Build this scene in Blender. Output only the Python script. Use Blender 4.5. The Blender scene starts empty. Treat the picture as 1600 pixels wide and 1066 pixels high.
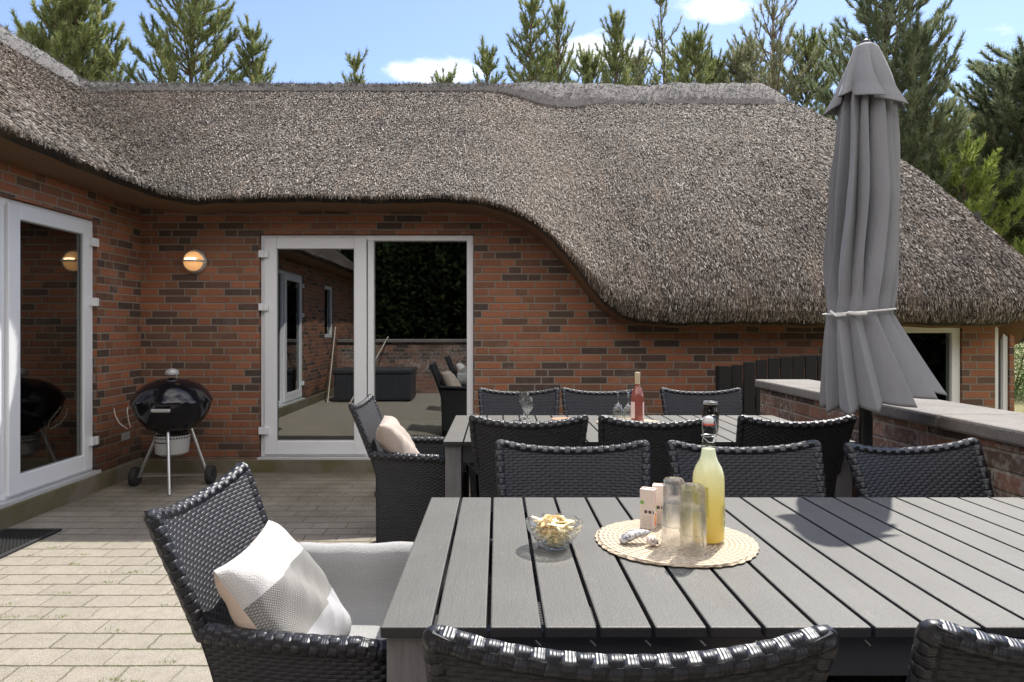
import bpy, math, random
import numpy as np
from mathutils import Vector, Matrix
random.seed(7)
C = bpy.context.scene
# ------------------------------------------------------------------ camera, sky, sun
F = 1040.0; CX = 777.0; HY = 515.0; HC = 1.295      # pixels (1600 wide photograph)
cam = bpy.data.objects.new('camera', bpy.data.cameras.new('camera')); C.collection.objects.link(cam)
cam.data.sensor_width = 36.0; cam.data.lens = F/1600*36.0
cam.data.shift_x = (800-CX)/1600; cam.data.shift_y = -(533-HY)/1600
cam.location = (0, 0, HC); cam.rotation_euler = (math.radians(90), 0, 0)
cam.data.clip_start = 0.05; cam.data.clip_end = 2000
C.camera = cam
SUN = Vector((0.715, 1.115, 1.78)).normalized()
SUN_EL = math.asin(SUN.z); SUN_AZ = math.atan2(SUN.x, SUN.y)
W = bpy.data.worlds.new('World'); C.world = W; W.use_nodes = True
sun = bpy.data.objects.new('sun', bpy.data.lights.new('sun', 'SUN')); C.collection.objects.link(sun)
sun.data.energy = 3.5; sun.data.angle = math.radians(0.53); sun.data.color = (1.0, 0.955, 0.88)
sun.rotation_euler = SUN.to_track_quat('Z', 'Y').to_euler()
sun.location = (6, 9, 15)
C.view_settings.view_transform = 'Standard'; C.view_settings.look = 'None'
C.view_settings.exposure = 1.12; C.view_settings.gamma = 1.0
SKY_STRENGTH = 0.14
C.render.engine = 'CYCLES'
C.cycles.max_bounces = 10; C.cycles.transparent_max_bounces = 24; C.cycles.diffuse_bounces = 5
C.cycles.sample_clamp_indirect = 6.0

# ------------------------------------------------------------------ node language
class S:
    def __init__(s, nt, k): s.nt = nt; s.k = k
    def _m(s, op, *a):
        n = s.nt.nodes.new('ShaderNodeMath'); n.operation = op
        for i, v in enumerate((s,)+a):
            if isinstance(v, S): s.nt.links.new(v.k, n.inputs[i])
            else: n.inputs[i].default_value = v
        return S(s.nt, n.outputs[0])
    def __add__(s, o): return s._m('ADD', o)
    def __radd__(s, o): return s._m('ADD', o)
    def __sub__(s, o): return s._m('SUBTRACT', o)
    def __rsub__(s, o): return (s*-1.0)._m('ADD', o)
    def __mul__(s, o): return s._m('MULTIPLY', o)
    def __rmul__(s, o): return s._m('MULTIPLY', o)
    def __truediv__(s, o): return s._m('DIVIDE', o)
    def floor(s): return s._m('FLOOR')
    def fract(s): return s._m('FRACT')
    def abs(s): return s._m('ABSOLUTE')
    def cos(s): return s._m('COSINE')
    def sin(s): return s._m('SINE')
    def sqrt(s): return s._m('SQRT')
    def min(s, o): return s._m('MINIMUM', o)
    def max(s, o): return s._m('MAXIMUM', o)
    def gt(s, o): return s._m('GREATER_THAN', o)
    def lt(s, o): return s._m('LESS_THAN', o)
    def mod(s, o): return s._m('FLOORED_MODULO', o)
    def clamp(s): return s.max(0.0).min(1.0)
    def sm(s, a, b):
        n = s.nt.nodes.new('ShaderNodeMapRange'); n.interpolation_type = 'SMOOTHSTEP'
        s.nt.links.new(s.k, n.inputs[0]); n.inputs[1].default_value = a; n.inputs[2].default_value = b
        return S(s.nt, n.outputs[0])
class NT:
    def __init__(s, nt): s.t = nt
    def n(s, kind): return s.t.nodes.new(kind)
    def link(s, a, b): s.t.links.new(a.k if isinstance(a, S) else a, b)
    def coord(s, which='Object'):
        n = s.n('ShaderNodeTexCoord'); return n.outputs[which]
    def xyz(s, vec):
        n = s.n('ShaderNodeSeparateXYZ'); s.link(vec, n.inputs[0]); return [S(s.t, o) for o in n.outputs]
    def vec(s, x, y=0.0, z=0.0):
        n = s.n('ShaderNodeCombineXYZ')
        for i, v in enumerate((x, y, z)):
            if isinstance(v, S): s.link(v, n.inputs[i])
            else: n.inputs[i].default_value = v
        return n.outputs[0]
    def noise(s, vec, scale=5.0, detail=3.0, rough=0.55, col=False, dist=0.0):
        n = s.n('ShaderNodeTexNoise'); s.link(vec, n.inputs['Vector'])
        n.inputs['Scale'].default_value = scale; n.inputs['Detail'].default_value = detail
        n.inputs['Roughness'].default_value = rough; n.inputs['Distortion'].default_value = dist
        return n.outputs['Color'] if col else S(s.t, n.outputs['Fac'])
    def white(s, vec, col=False):
        n = s.n('ShaderNodeTexWhiteNoise'); n.noise_dimensions = '3D'; s.link(vec, n.inputs['Vector'])
        return n.outputs['Color'] if col else S(s.t, n.outputs['Value'])
    def voro(s, vec, scale, feat='F1', out='Distance'):
        n = s.n('ShaderNodeTexVoronoi'); n.feature = feat; s.link(vec, n.inputs['Vector']); n.inputs['Scale'].default_value = scale
        return S(s.t, n.outputs[out]) if out == 'Distance' else n.outputs[out]
    def ramp(s, fac, stops, interp='LINEAR'):
        n = s.n('ShaderNodeValToRGB'); n.color_ramp.interpolation = interp
        e = n.color_ramp.elements
        while len(e) < len(stops): e.new(0.5)
        for i, (p, c) in enumerate(stops): e[i].position = p; e[i].color = (c[0], c[1], c[2], 1)
        s.link(fac, n.inputs[0]); return n.outputs[0]
    def mix(s, fac, a, b, mode='MIX'):
        n = s.n('ShaderNodeMix'); n.data_type = 'RGBA'; n.blend_type = mode
        for v, i in ((fac, 0), (a, 6), (b, 7)):
            if isinstance(v, S) or hasattr(v, 'is_linked'): s.link(v, n.inputs[i])
            elif i == 0: n.inputs[0].default_value = v
            else: n.inputs[i].default_value = (v[0], v[1], v[2], 1)
        return n.outputs[2]
    def bump(s, h, dist=0.01, strength=1.0):
        n = s.n('ShaderNodeBump'); s.link(h, n.inputs['Height']); n.inputs['Distance'].default_value = dist
        n.inputs['Strength'].default_value = strength; return n.outputs[0]
def new_mat(name):
    m = bpy.data.materials.new(name); m.use_nodes = True
    t = NT(m.node_tree); b = m.node_tree.nodes['Principled BSDF']
    return m, t, b
def setc(t, b, col=None, rough=None, metal=None, normal=None, spec=None):
    for v, k in ((col, 'Base Color'), (rough, 'Roughness'), (metal, 'Metallic'), (normal, 'Normal'), (spec, 'Specular IOR Level')):
        if v is None: continue
        if isinstance(v, S) or hasattr(v, 'is_linked'): t.link(v, b.inputs[k])
        elif k == 'Base Color': b.inputs[k].default_value = (v[0], v[1], v[2], 1)
        else: b.inputs[k].default_value = v
def plain(name, col, rough=0.5, metal=0.0, var=0.12, scale=30, bump=0.0):
    m, t, b = new_mat(name)
    n = t.noise(t.coord(), scale, 4)
    c = t.mix(n, [v*(1-var) for v in col], [min(1, v*(1+var)) for v in col])
    setc(t, b, c, n*0.15+(rough-0.07), metal)
    if bump: setc(t, b, normal=t.bump(n, bump))
    return m

# ------------------------------------------------------------------ world: Nishita sky with a few clouds, plus added fill clouds behind the camera
def build_world():
    t = NT(W.node_tree); bg = W.node_tree.nodes['Background']
    sky = t.n('ShaderNodeTexSky'); sky.sky_type = 'NISHITA'; sky.sun_disc = False
    sky.sun_elevation = SUN_EL; sky.sun_rotation = SUN_AZ; sky.air_density = 1.0; sky.dust_density = 0.25; sky.ozone_density = 1.6
    d = t.coord('Generated'); x, y, z = t.xyz(d)
    yy = y.max(0.05); a = x/yy; b = z/yy
    nz = t.noise(t.vec(x, y, z*2.2), 11.0, 7, 0.62, dist=0.4); nz2 = t.noise(d, 3.2, 6, 0.6)
    tot = None
    for (px, py, wx, wy, s) in ((690, 112, 115, 32, 1.0), (945, 85, 125, 45, 1.05), (1125, 12, 90, 30, 1.1), (470, 205, 150, 25, .6), (1555, 55, 60, 25, .35), (830, 45, 60, 22, .25), (400, 95, 60, 25, .25)):
        ca = (px-CX)/F; cb = (HY-py)/F
        u = (a-ca)*(F/wx); v = (b-cb)*(F/wy)
        r = 1.0-(u*u+v*v)
        g = r.max(0.0)*s
        tot = g if tot is None else tot.max(g)
    m1 = (tot*1.25+(nz-0.5)*3.4-0.30).sm(0.0, 1.15)*(tot.gt(0.0))*(y.gt(0.1))
    m1 = m1*(tot*5.0).min(1.0)
    fill_clouds = (nz2*1.0).sm(0.36, 0.58)*(1.0-y.sm(-0.25, 0.25))*z.sm(0.0, 0.06)  # unseen bright cloud cover, added as neutral fill for surfaces facing the camera
    m = m1.max(fill_clouds).clamp()
    # clear Nishita sky dimmed and tinted, with a little pale tone mixed in
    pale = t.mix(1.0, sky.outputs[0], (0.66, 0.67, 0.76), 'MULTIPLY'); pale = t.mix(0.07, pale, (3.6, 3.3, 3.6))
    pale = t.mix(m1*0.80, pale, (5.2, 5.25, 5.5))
    col = t.mix(fill_clouds*0.9, pale, (11.0, 10.3, 9.5))
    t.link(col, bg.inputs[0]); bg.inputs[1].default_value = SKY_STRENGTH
build_world()

# ------------------------------------------------------------------ mesh helpers
class MB:
    def __init__(s): s.v = []; s.f = []; s.uv = []
    def add(s, verts, faces, uvs=None):
        o = len(s.v); s.v.extend([tuple(p) for p in verts])
        for i, f in enumerate(faces):
            s.f.append(tuple(k+o for k in f))
            s.uv.append([uvs[k] for k in f] if uvs is not None else [(0, 0)]*len(f))
    def box(s, x0, x1, y0, y1, z0, z1):
        s.add([(x0,y0,z0),(x1,y0,z0),(x1,y1,z0),(x0,y1,z0),(x0,y0,z1),(x1,y0,z1),(x1,y1,z1),(x0,y1,z1)],
              [(0,3,2,1),(4,5,6,7),(0,1,5,4),(1,2,6,5),(2,3,7,6),(3,0,4,7)])
    def mbox(s, mp, u0, u1, z0, z1, d0, d1):
        s.add([mp(u, z, d) for d in (d0, d1) for z in (z0, z1) for u in (u0, u1)],
              [(0,1,3,2),(4,6,7,5),(0,4,5,1),(2,3,7,6),(0,2,6,4),(1,5,7,3)])
    def grid(s, P, UV=None, closeu=False, flip=False):
        nu, nv = len(P), len(P[0]); vs = [P[i][j] for i in range(nu) for j in range(nv)]
        uv = [UV[i][j] for i in range(nu) for j in range(nv)] if UV is not None else None
        fs = []
        for i in range(nu if closeu else nu-1):
            i2 = (i+1) % nu
            for j in range(nv-1):
                q = (i*nv+j, i2*nv+j, i2*nv+j+1, i*nv+j+1)
                fs.append(q[::-1] if flip else q)
        s.add(vs, fs, uv)
    def lathe(s, prof, n=32, c=(0, 0, 0), ph=0.0, sq=None):
        P = [[(c[0]+r*math.cos(ph+2*math.pi*i/n), c[1]+r*math.sin(ph+2*math.pi*i/n), c[2]+z) for (r, z) in prof] for i in range(n)]
        s.grid(P, None, True)
    def tube(s, pts, r, n=8, caps=True, uvs=1.0, sy=1.0, up=None):
        pts = [Vector(p) for p in pts]; m = len(pts)
        T = [(pts[min(i+1, m-1)]-pts[max(i-1, 0)]).normalized() for i in range(m)]
        ref = Vector(up) if up else (Vector((0, 0, 1)) if abs(T[0].z) < 0.9 else Vector((1, 0, 0)))
        nrm = (ref-T[0]*ref.dot(T[0])).normalized(); P = []; UV = []; L = 0.0
        for i in range(m):
            nrm = (nrm-T[i]*nrm.dot(T[i])).normalized(); b = T[i].cross(nrm)
            if i: L += (pts[i]-pts[i-1]).length
            rr = r(i/(m-1)) if callable(r) else (r[i] if isinstance(r, (list, tuple)) else r)
            P.append([tuple(pts[i]+nrm*(rr*sy*math.cos(2*math.pi*k/n))+b*(rr*math.sin(2*math.pi*k/n))) for k in range(n+1)])
            UV.append([(2*math.pi*k/n*rr*uvs, L*uvs) for k in range(n+1)])
        s.grid(P, UV)
        if caps:
            s.add(P[0][:n], [tuple(range(n))]); s.add(P[-1][:n], [tuple(range(n))[::-1]])
    def build(s, name, mat, parent=None, smooth=False, bevel=0.0, recalc=True, weld=0.0):
        me = bpy.data.meshes.new(name); me.from_pydata(s.v, [], s.f)
        uvl = me.uv_layers.new(name='UVMap')
        flat = [c for f in s.uv for p in f for c in p]
        uvl.data.foreach_set('uv', flat)
        if recalc or weld:
            import bmesh
            bm = bmesh.new(); bm.from_mesh(me)
            if weld: bmesh.ops.remove_doubles(bm, verts=bm.verts, dist=weld)
            if recalc: bmesh.ops.recalc_face_normals(bm, faces=bm.faces)
            bm.to_mesh(me); bm.free()
        if smooth: me.polygons.foreach_set('use_smooth', [True]*len(me.polygons))
        me.update()
        for m_ in (mat if isinstance(mat, (list, tuple)) else [mat]): me.materials.append(m_)
        o = bpy.data.objects.new(name, me); C.collection.objects.link(o)
        if parent: o.parent = parent
        if bevel:
            b = o.modifiers.new('bevel', 'BEVEL'); b.width = bevel; b.segments = 2; b.limit_method = 'ANGLE'
        if smooth:
            try: me.set_sharp_from_angle(angle=math.radians(50))
            except Exception: pass
        return o
def np_mesh(name, V, Fq, mats, parent=None, attr=None, nper=4, smooth=False):
    """V (n,3), faces consecutive verts nper each (nper 3/4)."""
    me = bpy.data.meshes.new(name); n = len(V); nf = n//nper
    me.vertices.add(n); me.vertices.foreach_set('co', V.astype(np.float32).ravel())
    me.loops.add(n); me.loops.foreach_set('vertex_index', np.arange(n, dtype=np.int32))
    me.polygons.add(nf); me.polygons.foreach_set('loop_start', np.arange(0, n, nper, dtype=np.int32))
    me.polygons.foreach_set('loop_total', np.full(nf, nper, dtype=np.int32))
    if attr is not None:
        a = me.attributes.new('rnd', 'FLOAT', 'FACE'); a.data.foreach_set('value', attr.astype(np.float32))
    me.update(calc_edges=True)
    for m_ in mats: me.materials.append(m_)
    o = bpy.data.objects.new(name, me); C.collection.objects.link(o)
    if parent: o.parent = parent
    return o
def tag(o, label=None, cat=None, group=None, kind=None):
    if label: o['label'] = label
    if cat: o['category'] = cat
    if group: o['group'] = group
    if kind: o['kind'] = kind
    return o
def empty(name, loc=(0, 0, 0), rz=0.0, label=None, cat=None, group=None):
    o = bpy.data.objects.new(name, None); C.collection.objects.link(o); o.location = loc; o.rotation_euler = (0, 0, rz)
    o.empty_display_size = 0.2
    return tag(o, label, cat, group)
def copy_tree(o, parent=None):
    c = o.copy(); C.collection.objects.link(c)
    if parent: c.parent = parent
    for ch in list(KIDS.get(o.name, [])) or [k for k in bpy.data.objects if k.parent == o]:
        copy_tree(ch, c)
    return c
KIDS = {}
def px(x, Y): return (x-CX)/F*Y
def pz(y, Y): return HC-(y-HY)/F*Y
def lerp(a, b, t): return a+(b-a)*t
def sst(t): t = max(0, min(1, t)); return t*t*(3-2*t)
def interp(x, xs, ys): return float(np.interp(x, xs, ys))

# ------------------------------------------------------------------ materials
def brick_material(name, rh=0.0667, unit=0.12, weather=0.0, dark=0.42, sat=1.0):
    m, t, b = new_mat(name)
    P = t.coord(); x, y, z = t.xyz(P)
    g = t.n('ShaderNodeNewGeometry'); nx, ny, nz = t.xyz(g.outputs['Normal'])
    side = nx.abs().gt(0.6)
    w = t.noise(P, 6.0, 2); w2 = t.noise(P, 45.0, 3)
    u = x*(1.0-side)+y*side + (w-0.5)*0.006+(w2-0.5)*0.004 + 20.0
    v = z+(w2-0.5)*0.003+(w-0.5)*0.004 + 3.0*rh*10
    r = v/rh; row = r.floor(); fv = r.fract()
    sh = (row*3.0).mod(10.0)*(unit/2) + t.white(t.vec(row, 3.3, 0.0)).gt(0.8)*unit
    tt = (u+sh)/(unit*5); cell = tt.floor(); f = tt.fract()*5.0
    idx = f.gt(2.0)+f.gt(4.0)
    d = f.min((f-2.0).abs()).min((f-4.0).abs()).min((5.0-f)) * unit
    dv = fv.min(1.0-fv)*rh
    dist = d.min(dv)
    brick = dist.sm(0.0042, 0.0085)
    h = t.white(t.vec(cell*3.0+idx, row, side*7.0)); h2 = t.white(t.vec(cell*3.0+idx, row, 5.5))
    def c(r_, g_, b_):
        l = (r_+g_+b_)/3; return (lerp(l, r_, sat), lerp(l, g_, sat), lerp(l, b_, sat))
    base = t.ramp(h, [(0.0, c(.072, .052, .045)), (dark*0.42, c(.100, .064, .050)), (dark*0.60, c(.155, .085, .054)), (dark, c(.23, .098, .055)), (0.62, c(.295, .114, .060)), (0.85, c(.35, .142, .074)), (1.0, c(.23, .105, .064))])
    n1 = t.noise(P, 26.0, 5, 0.65)
    n2 = t.noise(t.vec(u*1.0, v*3.5, h*40.0), 14.0, 3, 0.6)
    base = t.mix((n1-0.42).clamp()*0.9, base, t.mix(0.6, base, (.04, .03, .03)))
    base = t.mix((n2-0.55).clamp()*1.3, base, c(.38, .15, .075))
    mort = t.mix(n1, (.19, .16, .13), (.31, .265, .215))
    if weather:
        pt = t.noise(P, 2.6, 5, 0.65); sp = t.noise(P, 38.0, 3, 0.6)
        wm = ((pt-0.42)*5.0).clamp()*(sp-0.42).sm(0.0, 0.22)*weather
        base = t.mix(wm, base, (.42, .38, .34))
        mort = t.mix(wm, mort, (.5, .47, .43))
    else:
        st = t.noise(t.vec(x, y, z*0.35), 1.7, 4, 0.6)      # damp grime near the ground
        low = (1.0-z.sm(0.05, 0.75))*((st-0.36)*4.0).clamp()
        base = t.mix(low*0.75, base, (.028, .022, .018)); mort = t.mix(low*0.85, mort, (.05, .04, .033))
    col = t.mix(brick, mort, base)
    grime = t.noise(P, 1.2, 6, .65); col = t.mix(((grime-.50)*3.0).clamp()*.38, col, (.055, .042, .034)); col = t.mix((t.noise(P, 2.1, 6, .7)-.60).clamp()*1.6, col, (.42, .36, .30))
    hgt = brick*0.75 + n1*0.20 + w2*0.12
    setc(t, b, col, n1*0.2+0.68, normal=t.bump(hgt, 0.008, 0.9), spec=0.3)
    return m
M = {}
M['brick'] = brick_material('red_brick')
M['brick_low'] = brick_material('weathered_brick', rh=0.076, unit=0.13, weather=1.0, dark=0.5, sat=0.7)
def paving_material():
    m, t, b = new_mat('concrete_pavers')
    P = t.coord(); x, y, z = t.xyz(P); rh = 0.1365; L = 0.21
    w = t.noise(P, 3.0, 3); w2 = t.noise(P, 42.0, 4, .65)
    v = y+(w2-0.5)*0.018+(w-0.5)*0.022+13.0; u = x+(w2-0.5)*0.020+(w-0.5)*.05+20.0
    r = v/rh; row = r.floor(); fv = r.fract()
    tt = u/L+row.mod(2.0)*0.5+fv*0.0; cell = tt.floor(); f = tt.fract()
    dh = fv.min(1.0-fv)*rh; du = f.min(1.0-f)*L
    gaph = dh.sm(0.0015, 0.008); gapu = du.sm(0.0005, 0.006)
    h = t.white(t.vec(cell, row, 1.0)); n1 = t.noise(P, 55.0, 5, 0.7); n2 = t.noise(P, 2.3, 4, 0.6); n3 = t.noise(P, 260.0, 2, 0.7)
    vg = t.voro(P, 170.0)
    c = t.ramp(h, [(0, (.255, .225, .18)), (0.5, (.29, .255, .205)), (1, (.325, .285, .23))])
    c = t.mix((n2-0.35).clamp()*1.5, c, (.25, .235, .19)); c = t.mix((t.noise(P, 6.0, 5, .7)-.42).clamp()*1.8, c, (.21, .195, .155))
    c = t.mix((n1-0.30).clamp()*1.0, c, (.20, .18, .155))
    c = t.mix(n3.sm(0.5, 0.66)*0.8, c, (.60, .56, .50)); c = t.mix((1.0-vg.sm(0.08, 0.42))*0.55, c, (.13, .115, .095)); c = t.mix((t.noise(P, 17.0, 4, .7)-0.45).clamp()*1.6, c, (.19, .17, .14))
    dirt = t.mix(t.noise(P, 9.0, 3), (.085, .075, .055), (.15, .135, .09))
    moss = t.noise(P, 1.3, 4).sm(0.50, 0.64); dirt = t.mix(moss*0.8, dirt, (.085, .10, .03))
    damp_shade = y.sm(3.4, 5.3)*((t.noise(P, 1.9, 4)-0.30)*2.4).clamp()     # damp, mossy strip along the house, with shade put into its colour
    c = t.mix(damp_shade*0.85, c, t.mix(t.noise(P, 16.0, 3), (.055, .050, .030), (.13, .115, .075)))
    gu = gapu.max(h.gt(0.6)*0.5+0.35)
    g = gaph.min(gu)
    c = t.mix(g, dirt, c)
    setc(t, b, c, 0.9, normal=t.bump(g*0.8+n1*0.5+n3*0.25+h*0.25, 0.008, 0.9), spec=0.2)
    return m
M['paving'] = paving_material()
def grass_material():
    m, t, b = new_mat('dry_lawn'); P = t.coord()
    n = t.noise(P, 1.5, 6, 0.7); n2 = t.noise(P, 30.0, 3)
    c = t.mix(n, (.16, .15, .055), (.34, .28, .13)); c = t.mix(n2*0.5, c, (.08, .11, .03))
    setc(t, b, c, 0.95, normal=t.bump(n2, 0.03)); return m
M['lawn'] = grass_material()
def thatch_material(stub):
    m, t, b = new_mat('weathered_reed_thatch' if not stub else 'reed_ends')
    P = t.coord()
    big = t.noise(P, 0.9, 4, 0.6); mid = t.noise(P, 5.0, 4, 0.6); fine = t.noise(P, 60.0, 4, 0.7)
    if stub:
        a = t.n('ShaderNodeAttribute'); a.attribute_name = 'rnd'; r = S(t.t, a.outputs['Fac'])
        c = t.ramp(r, [(0, (.028, .023, .019)), (0.26, (.090, .074, .062)), (0.52, (.205, .176, .150)), (0.80, (.385, .343, .303)), (1, (.68, .635, .58))])
    else:
        c = t.ramp(fine, [(0.3, (.012, .010, .008)), (0.55, (.04, .032, .027)), (0.75, (.10, .082, .07))])
    c = t.mix((big-0.47).clamp()*1.2, c, t.mix(0.5, c, (.24, .19, .15)))
    c = t.mix((mid-0.50).clamp()*3.0, c, t.mix(0.6, c, (.05, .043, .038)))
    setc(t, b, c, 0.75, spec=0.25)
    x, y, z = t.xyz(P)
    band = t.noise(t.vec(x*.55, y*.55, z*3.2), 2.2, 5, 0.65); run = t.noise(t.vec(x*3.0, y*.45, z*.45), 3.0, 4, 0.6)
    c = t.mix(((band-0.46)*4.0).clamp()*.75, c, t.mix(0.60, c, (.040, .034, .029)))
    c = t.mix(((run-0.50)*4.0).clamp()*.7, c, t.mix(0.55, c, (.30, .215, .15)))
    brn = (x-.55+(y-EY)*.12).abs().sm(0.0, .9); c = t.mix((1.0-brn)*mid*.6, c, t.mix(.6, c, (.24, .155, .095)))
    wing = (1.0-x.sm(-4.2, -3.0)); c = t.mix(wing*.45, c, t.mix(.6, c, (.19, .13, .095)))
    vl = (x+(-1.0*EX)+(y-EY)*.9).abs(); inner = (1.0-vl.sm(0.1, 1.3))*(x.lt(-2.2))     # darker tone along the roof valley
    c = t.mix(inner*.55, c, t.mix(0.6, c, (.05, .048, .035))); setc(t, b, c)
    if not stub: setc(t, b, normal=t.bump(fine, 0.03))
    return m
EX, EY = -2.84, 5.6
M['thatch'] = thatch_material(False); M['reed'] = thatch_material(True)
def soffit_material():
    m, t, b = new_mat('reed_underside'); P = t.coord(); x, y, z = t.xyz(P)
    n = t.noise(t.vec(x*3.0, y*3.0, z*3.0), 30.0, 4, 0.7); n2 = t.noise(P, 3.0, 4)
    c = t.mix(n, (.10, .050, .024), (.36, .18, .085)); c = t.mix(n2, c, (.20, .12, .06))
    setc(t, b, c, 0.85, normal=t.bump(n, 0.03)); return m
M['soffit'] = soffit_material()
def heather_material():
    m, t, b = new_mat('grey_ridge_heather'); P = t.coord(); a = t.n('ShaderNodeAttribute'); a.attribute_name = 'rnd'
    n = t.noise(P, 40.0, 4, 0.7)
    c = t.mix(n, (.075, .070, .066), (.29, .28, .27)); setc(t, b, c, 0.9, normal=t.bump(n, 0.03)); return m
M['heather'] = heather_material()
def plinth_material():
    m, t, b = new_mat('mossy_plinth'); P = t.coord(); n = t.noise(P, 6.0, 5, 0.65); n2 = t.noise(P, 2.0, 3)
    c = t.mix(n, (.10, .085, .06), (.22, .19, .15)); c = t.mix(n2.sm(0.42, 0.62)*0.75, c, (.10, .09, .025))
    setc(t, b, c, 0.9, normal=t.bump(n, 0.012)); return m
M['plinth'] = plinth_material()
def coping_material():
    m, t, b = new_mat('concrete_coping'); P = t.coord(); n = t.noise(P, 18.0, 6, 0.75); n2 = t.noise(P, 150.0, 3, 0.7); n3 = t.noise(P, 3.0, 4)
    c = t.mix(n, (.12, .11, .10), (.28, .262, .24)); c = t.mix(n2.sm(0.5, 0.7)*0.5, c, (.34, .32, .30)); c = t.mix((n3-0.45).clamp()*2.0, c, (.10, .09, .075))
    setc(t, b, c, 0.92, normal=t.bump(n+n2*0.5, 0.006)); return m
M['coping'] = coping_material()
M['white'] = plain('white_upvc', (.74, .755, .77), 0.32, var=0.03, scale=3)
M['seal'] = plain('grey_seal', (.28, .29, .29), 0.5)
M['sill'] = plain('aluminium_sill', (.52, .53, .53), 0.4, 0.2)
def glass_material(name, base=0.10, k=1.6, tint=(.86, .9, .88), rough=0.0, gc=(1, 1, 1)):
    m, t, b = new_mat(name); nt = m.node_tree; nt.nodes.remove(b)
    lw = t.n('ShaderNodeLayerWeight'); lw.inputs[0].default_value = 0.5; fc = S(nt, lw.outputs['Facing']); fr = fc*fc*fc*fc
    tr = t.n('ShaderNodeBsdfTransparent'); tr.inputs[0].default_value = (*tint, 1)
    gl = t.n('ShaderNodeBsdfGlossy'); gl.inputs['Roughness'].default_value = rough; gl.inputs[0].default_value = (*gc, 1)
    mx = t.n('ShaderNodeMixShader'); t.link((fr*(k*.45)+base).min(1.0), mx.inputs[0])
    t.link(tr.outputs[0], mx.inputs[1]); t.link(gl.outputs[0], mx.inputs[2])
    t.link(mx.outputs[0], nt.nodes['Material Output'].inputs[0]); return m
M['pane'] = glass_material('window_glass', 0.19, 1.6, (.45, .5, .48))
M['thin_glass'] = glass_material('drinking_glass', 0.085, 2.6, (.92, .94, .94))
M['smoke_glass'] = glass_material('smoked_glass', 0.05, 1.3, (.60, .58, .55))
def glass_relief(name):
    m = glass_material(name, 0.09, 2.6, (.90, .92, .92)); t = NT(m.node_tree); P = t.coord()
    v = t.noise(P, 75.0, 2, .5); bp = t.bump(v, 0.012, 1.0)
    for n in m.node_tree.nodes:
        if n.type in ('LAYER_WEIGHT', 'BSDF_GLOSSY'): t.link(bp, n.inputs['Normal'])
    return m
def real_glass(name, bumpd, tr=.42, col=(.97, .985, .98)):
    m, t, b = new_mat(name); nt = m.node_tree; nt.nodes.remove(b)
    g = t.n('ShaderNodeBsdfGlass'); g.inputs['IOR'].default_value = 1.45; g.inputs['Color'].default_value = (*col, 1)
    if bumpd:
        P = t.coord(); t.link(t.bump(t.noise(P, 55.0, 1, .4), bumpd, 1.0), g.inputs['Normal'])
    a = t.n('ShaderNodeBsdfTransparent'); mx = t.n('ShaderNodeMixShader'); mx.inputs[0].default_value = tr
    t.link(g.outputs[0], mx.inputs[1]); t.link(a.outputs[0], mx.inputs[2]); t.link(mx.outputs[0], nt.nodes['Material Output'].inputs[0]); return m
M['relief_glass'] = real_glass('patterned_glass', 0.0010, .52, (.985, .995, .99))
M['thin_glass'] = real_glass('clear_glassware', 0.0)
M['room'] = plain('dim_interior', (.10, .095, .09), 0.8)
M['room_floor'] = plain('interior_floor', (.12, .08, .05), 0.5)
def weave_material(name, col=(.007, .008, .013), pu=0.0170, pv=0.0098, rough=0.50, hi=(.020, .022, .028)):
    m, t, b = new_mat(name); u, v, _ = t.xyz(t.coord('UV'))
    u = u+5.0; v = v+5.0
    a = u/pu; c = v/pv; ca = a.floor(); cc = c.floor(); fa = a.fract(); fc = c.fract()
    ph = (a+cc)*math.pi
    o = ((ph-math.pi/2).cos()+0.30).min(0.85)                       # horizontal strand rides over when positive
    fv2 = ((fc-0.5)*2.0)*((fc-0.5)*2.0); prof_v = (1.0-fv2*fv2).max(0.0).sqrt()
    hh = prof_v*0.55+o*0.45
    fu = ((fa-0.5)*2.0).abs(); prof_u = (1.0-fu*fu*fu*fu).max(0.0)
    hv = prof_u*0.42-0.25
    rib = (v*(2*math.pi/(pv/4.0))).cos()*0.03
    h = hh.max(hv)+rib
    n = t.noise(t.coord(), 60.0, 3); r2 = t.white(t.vec((a*0.5+cc*0.5).floor(), cc, 0.0))
    deep = h.sm(-0.15, 0.45)
    cl = t.mix(r2*0.5+n*0.3, col, hi)
    cl = t.mix(deep, (.003, .003, .004), cl)
    setc(t, b, cl, n*0.12+(rough-0.06), normal=t.bump(h, 0.0055, 1.0), spec=0.6)
    return m
M['weave'] = weave_material('black_rattan')
M['weave_rim'] = weave_material('black_rattan_braid', pu=0.017, pv=0.021, rough=0.40)
M['foot'] = plain('black_foot', (.02, .02, .022), 0.5)
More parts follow.
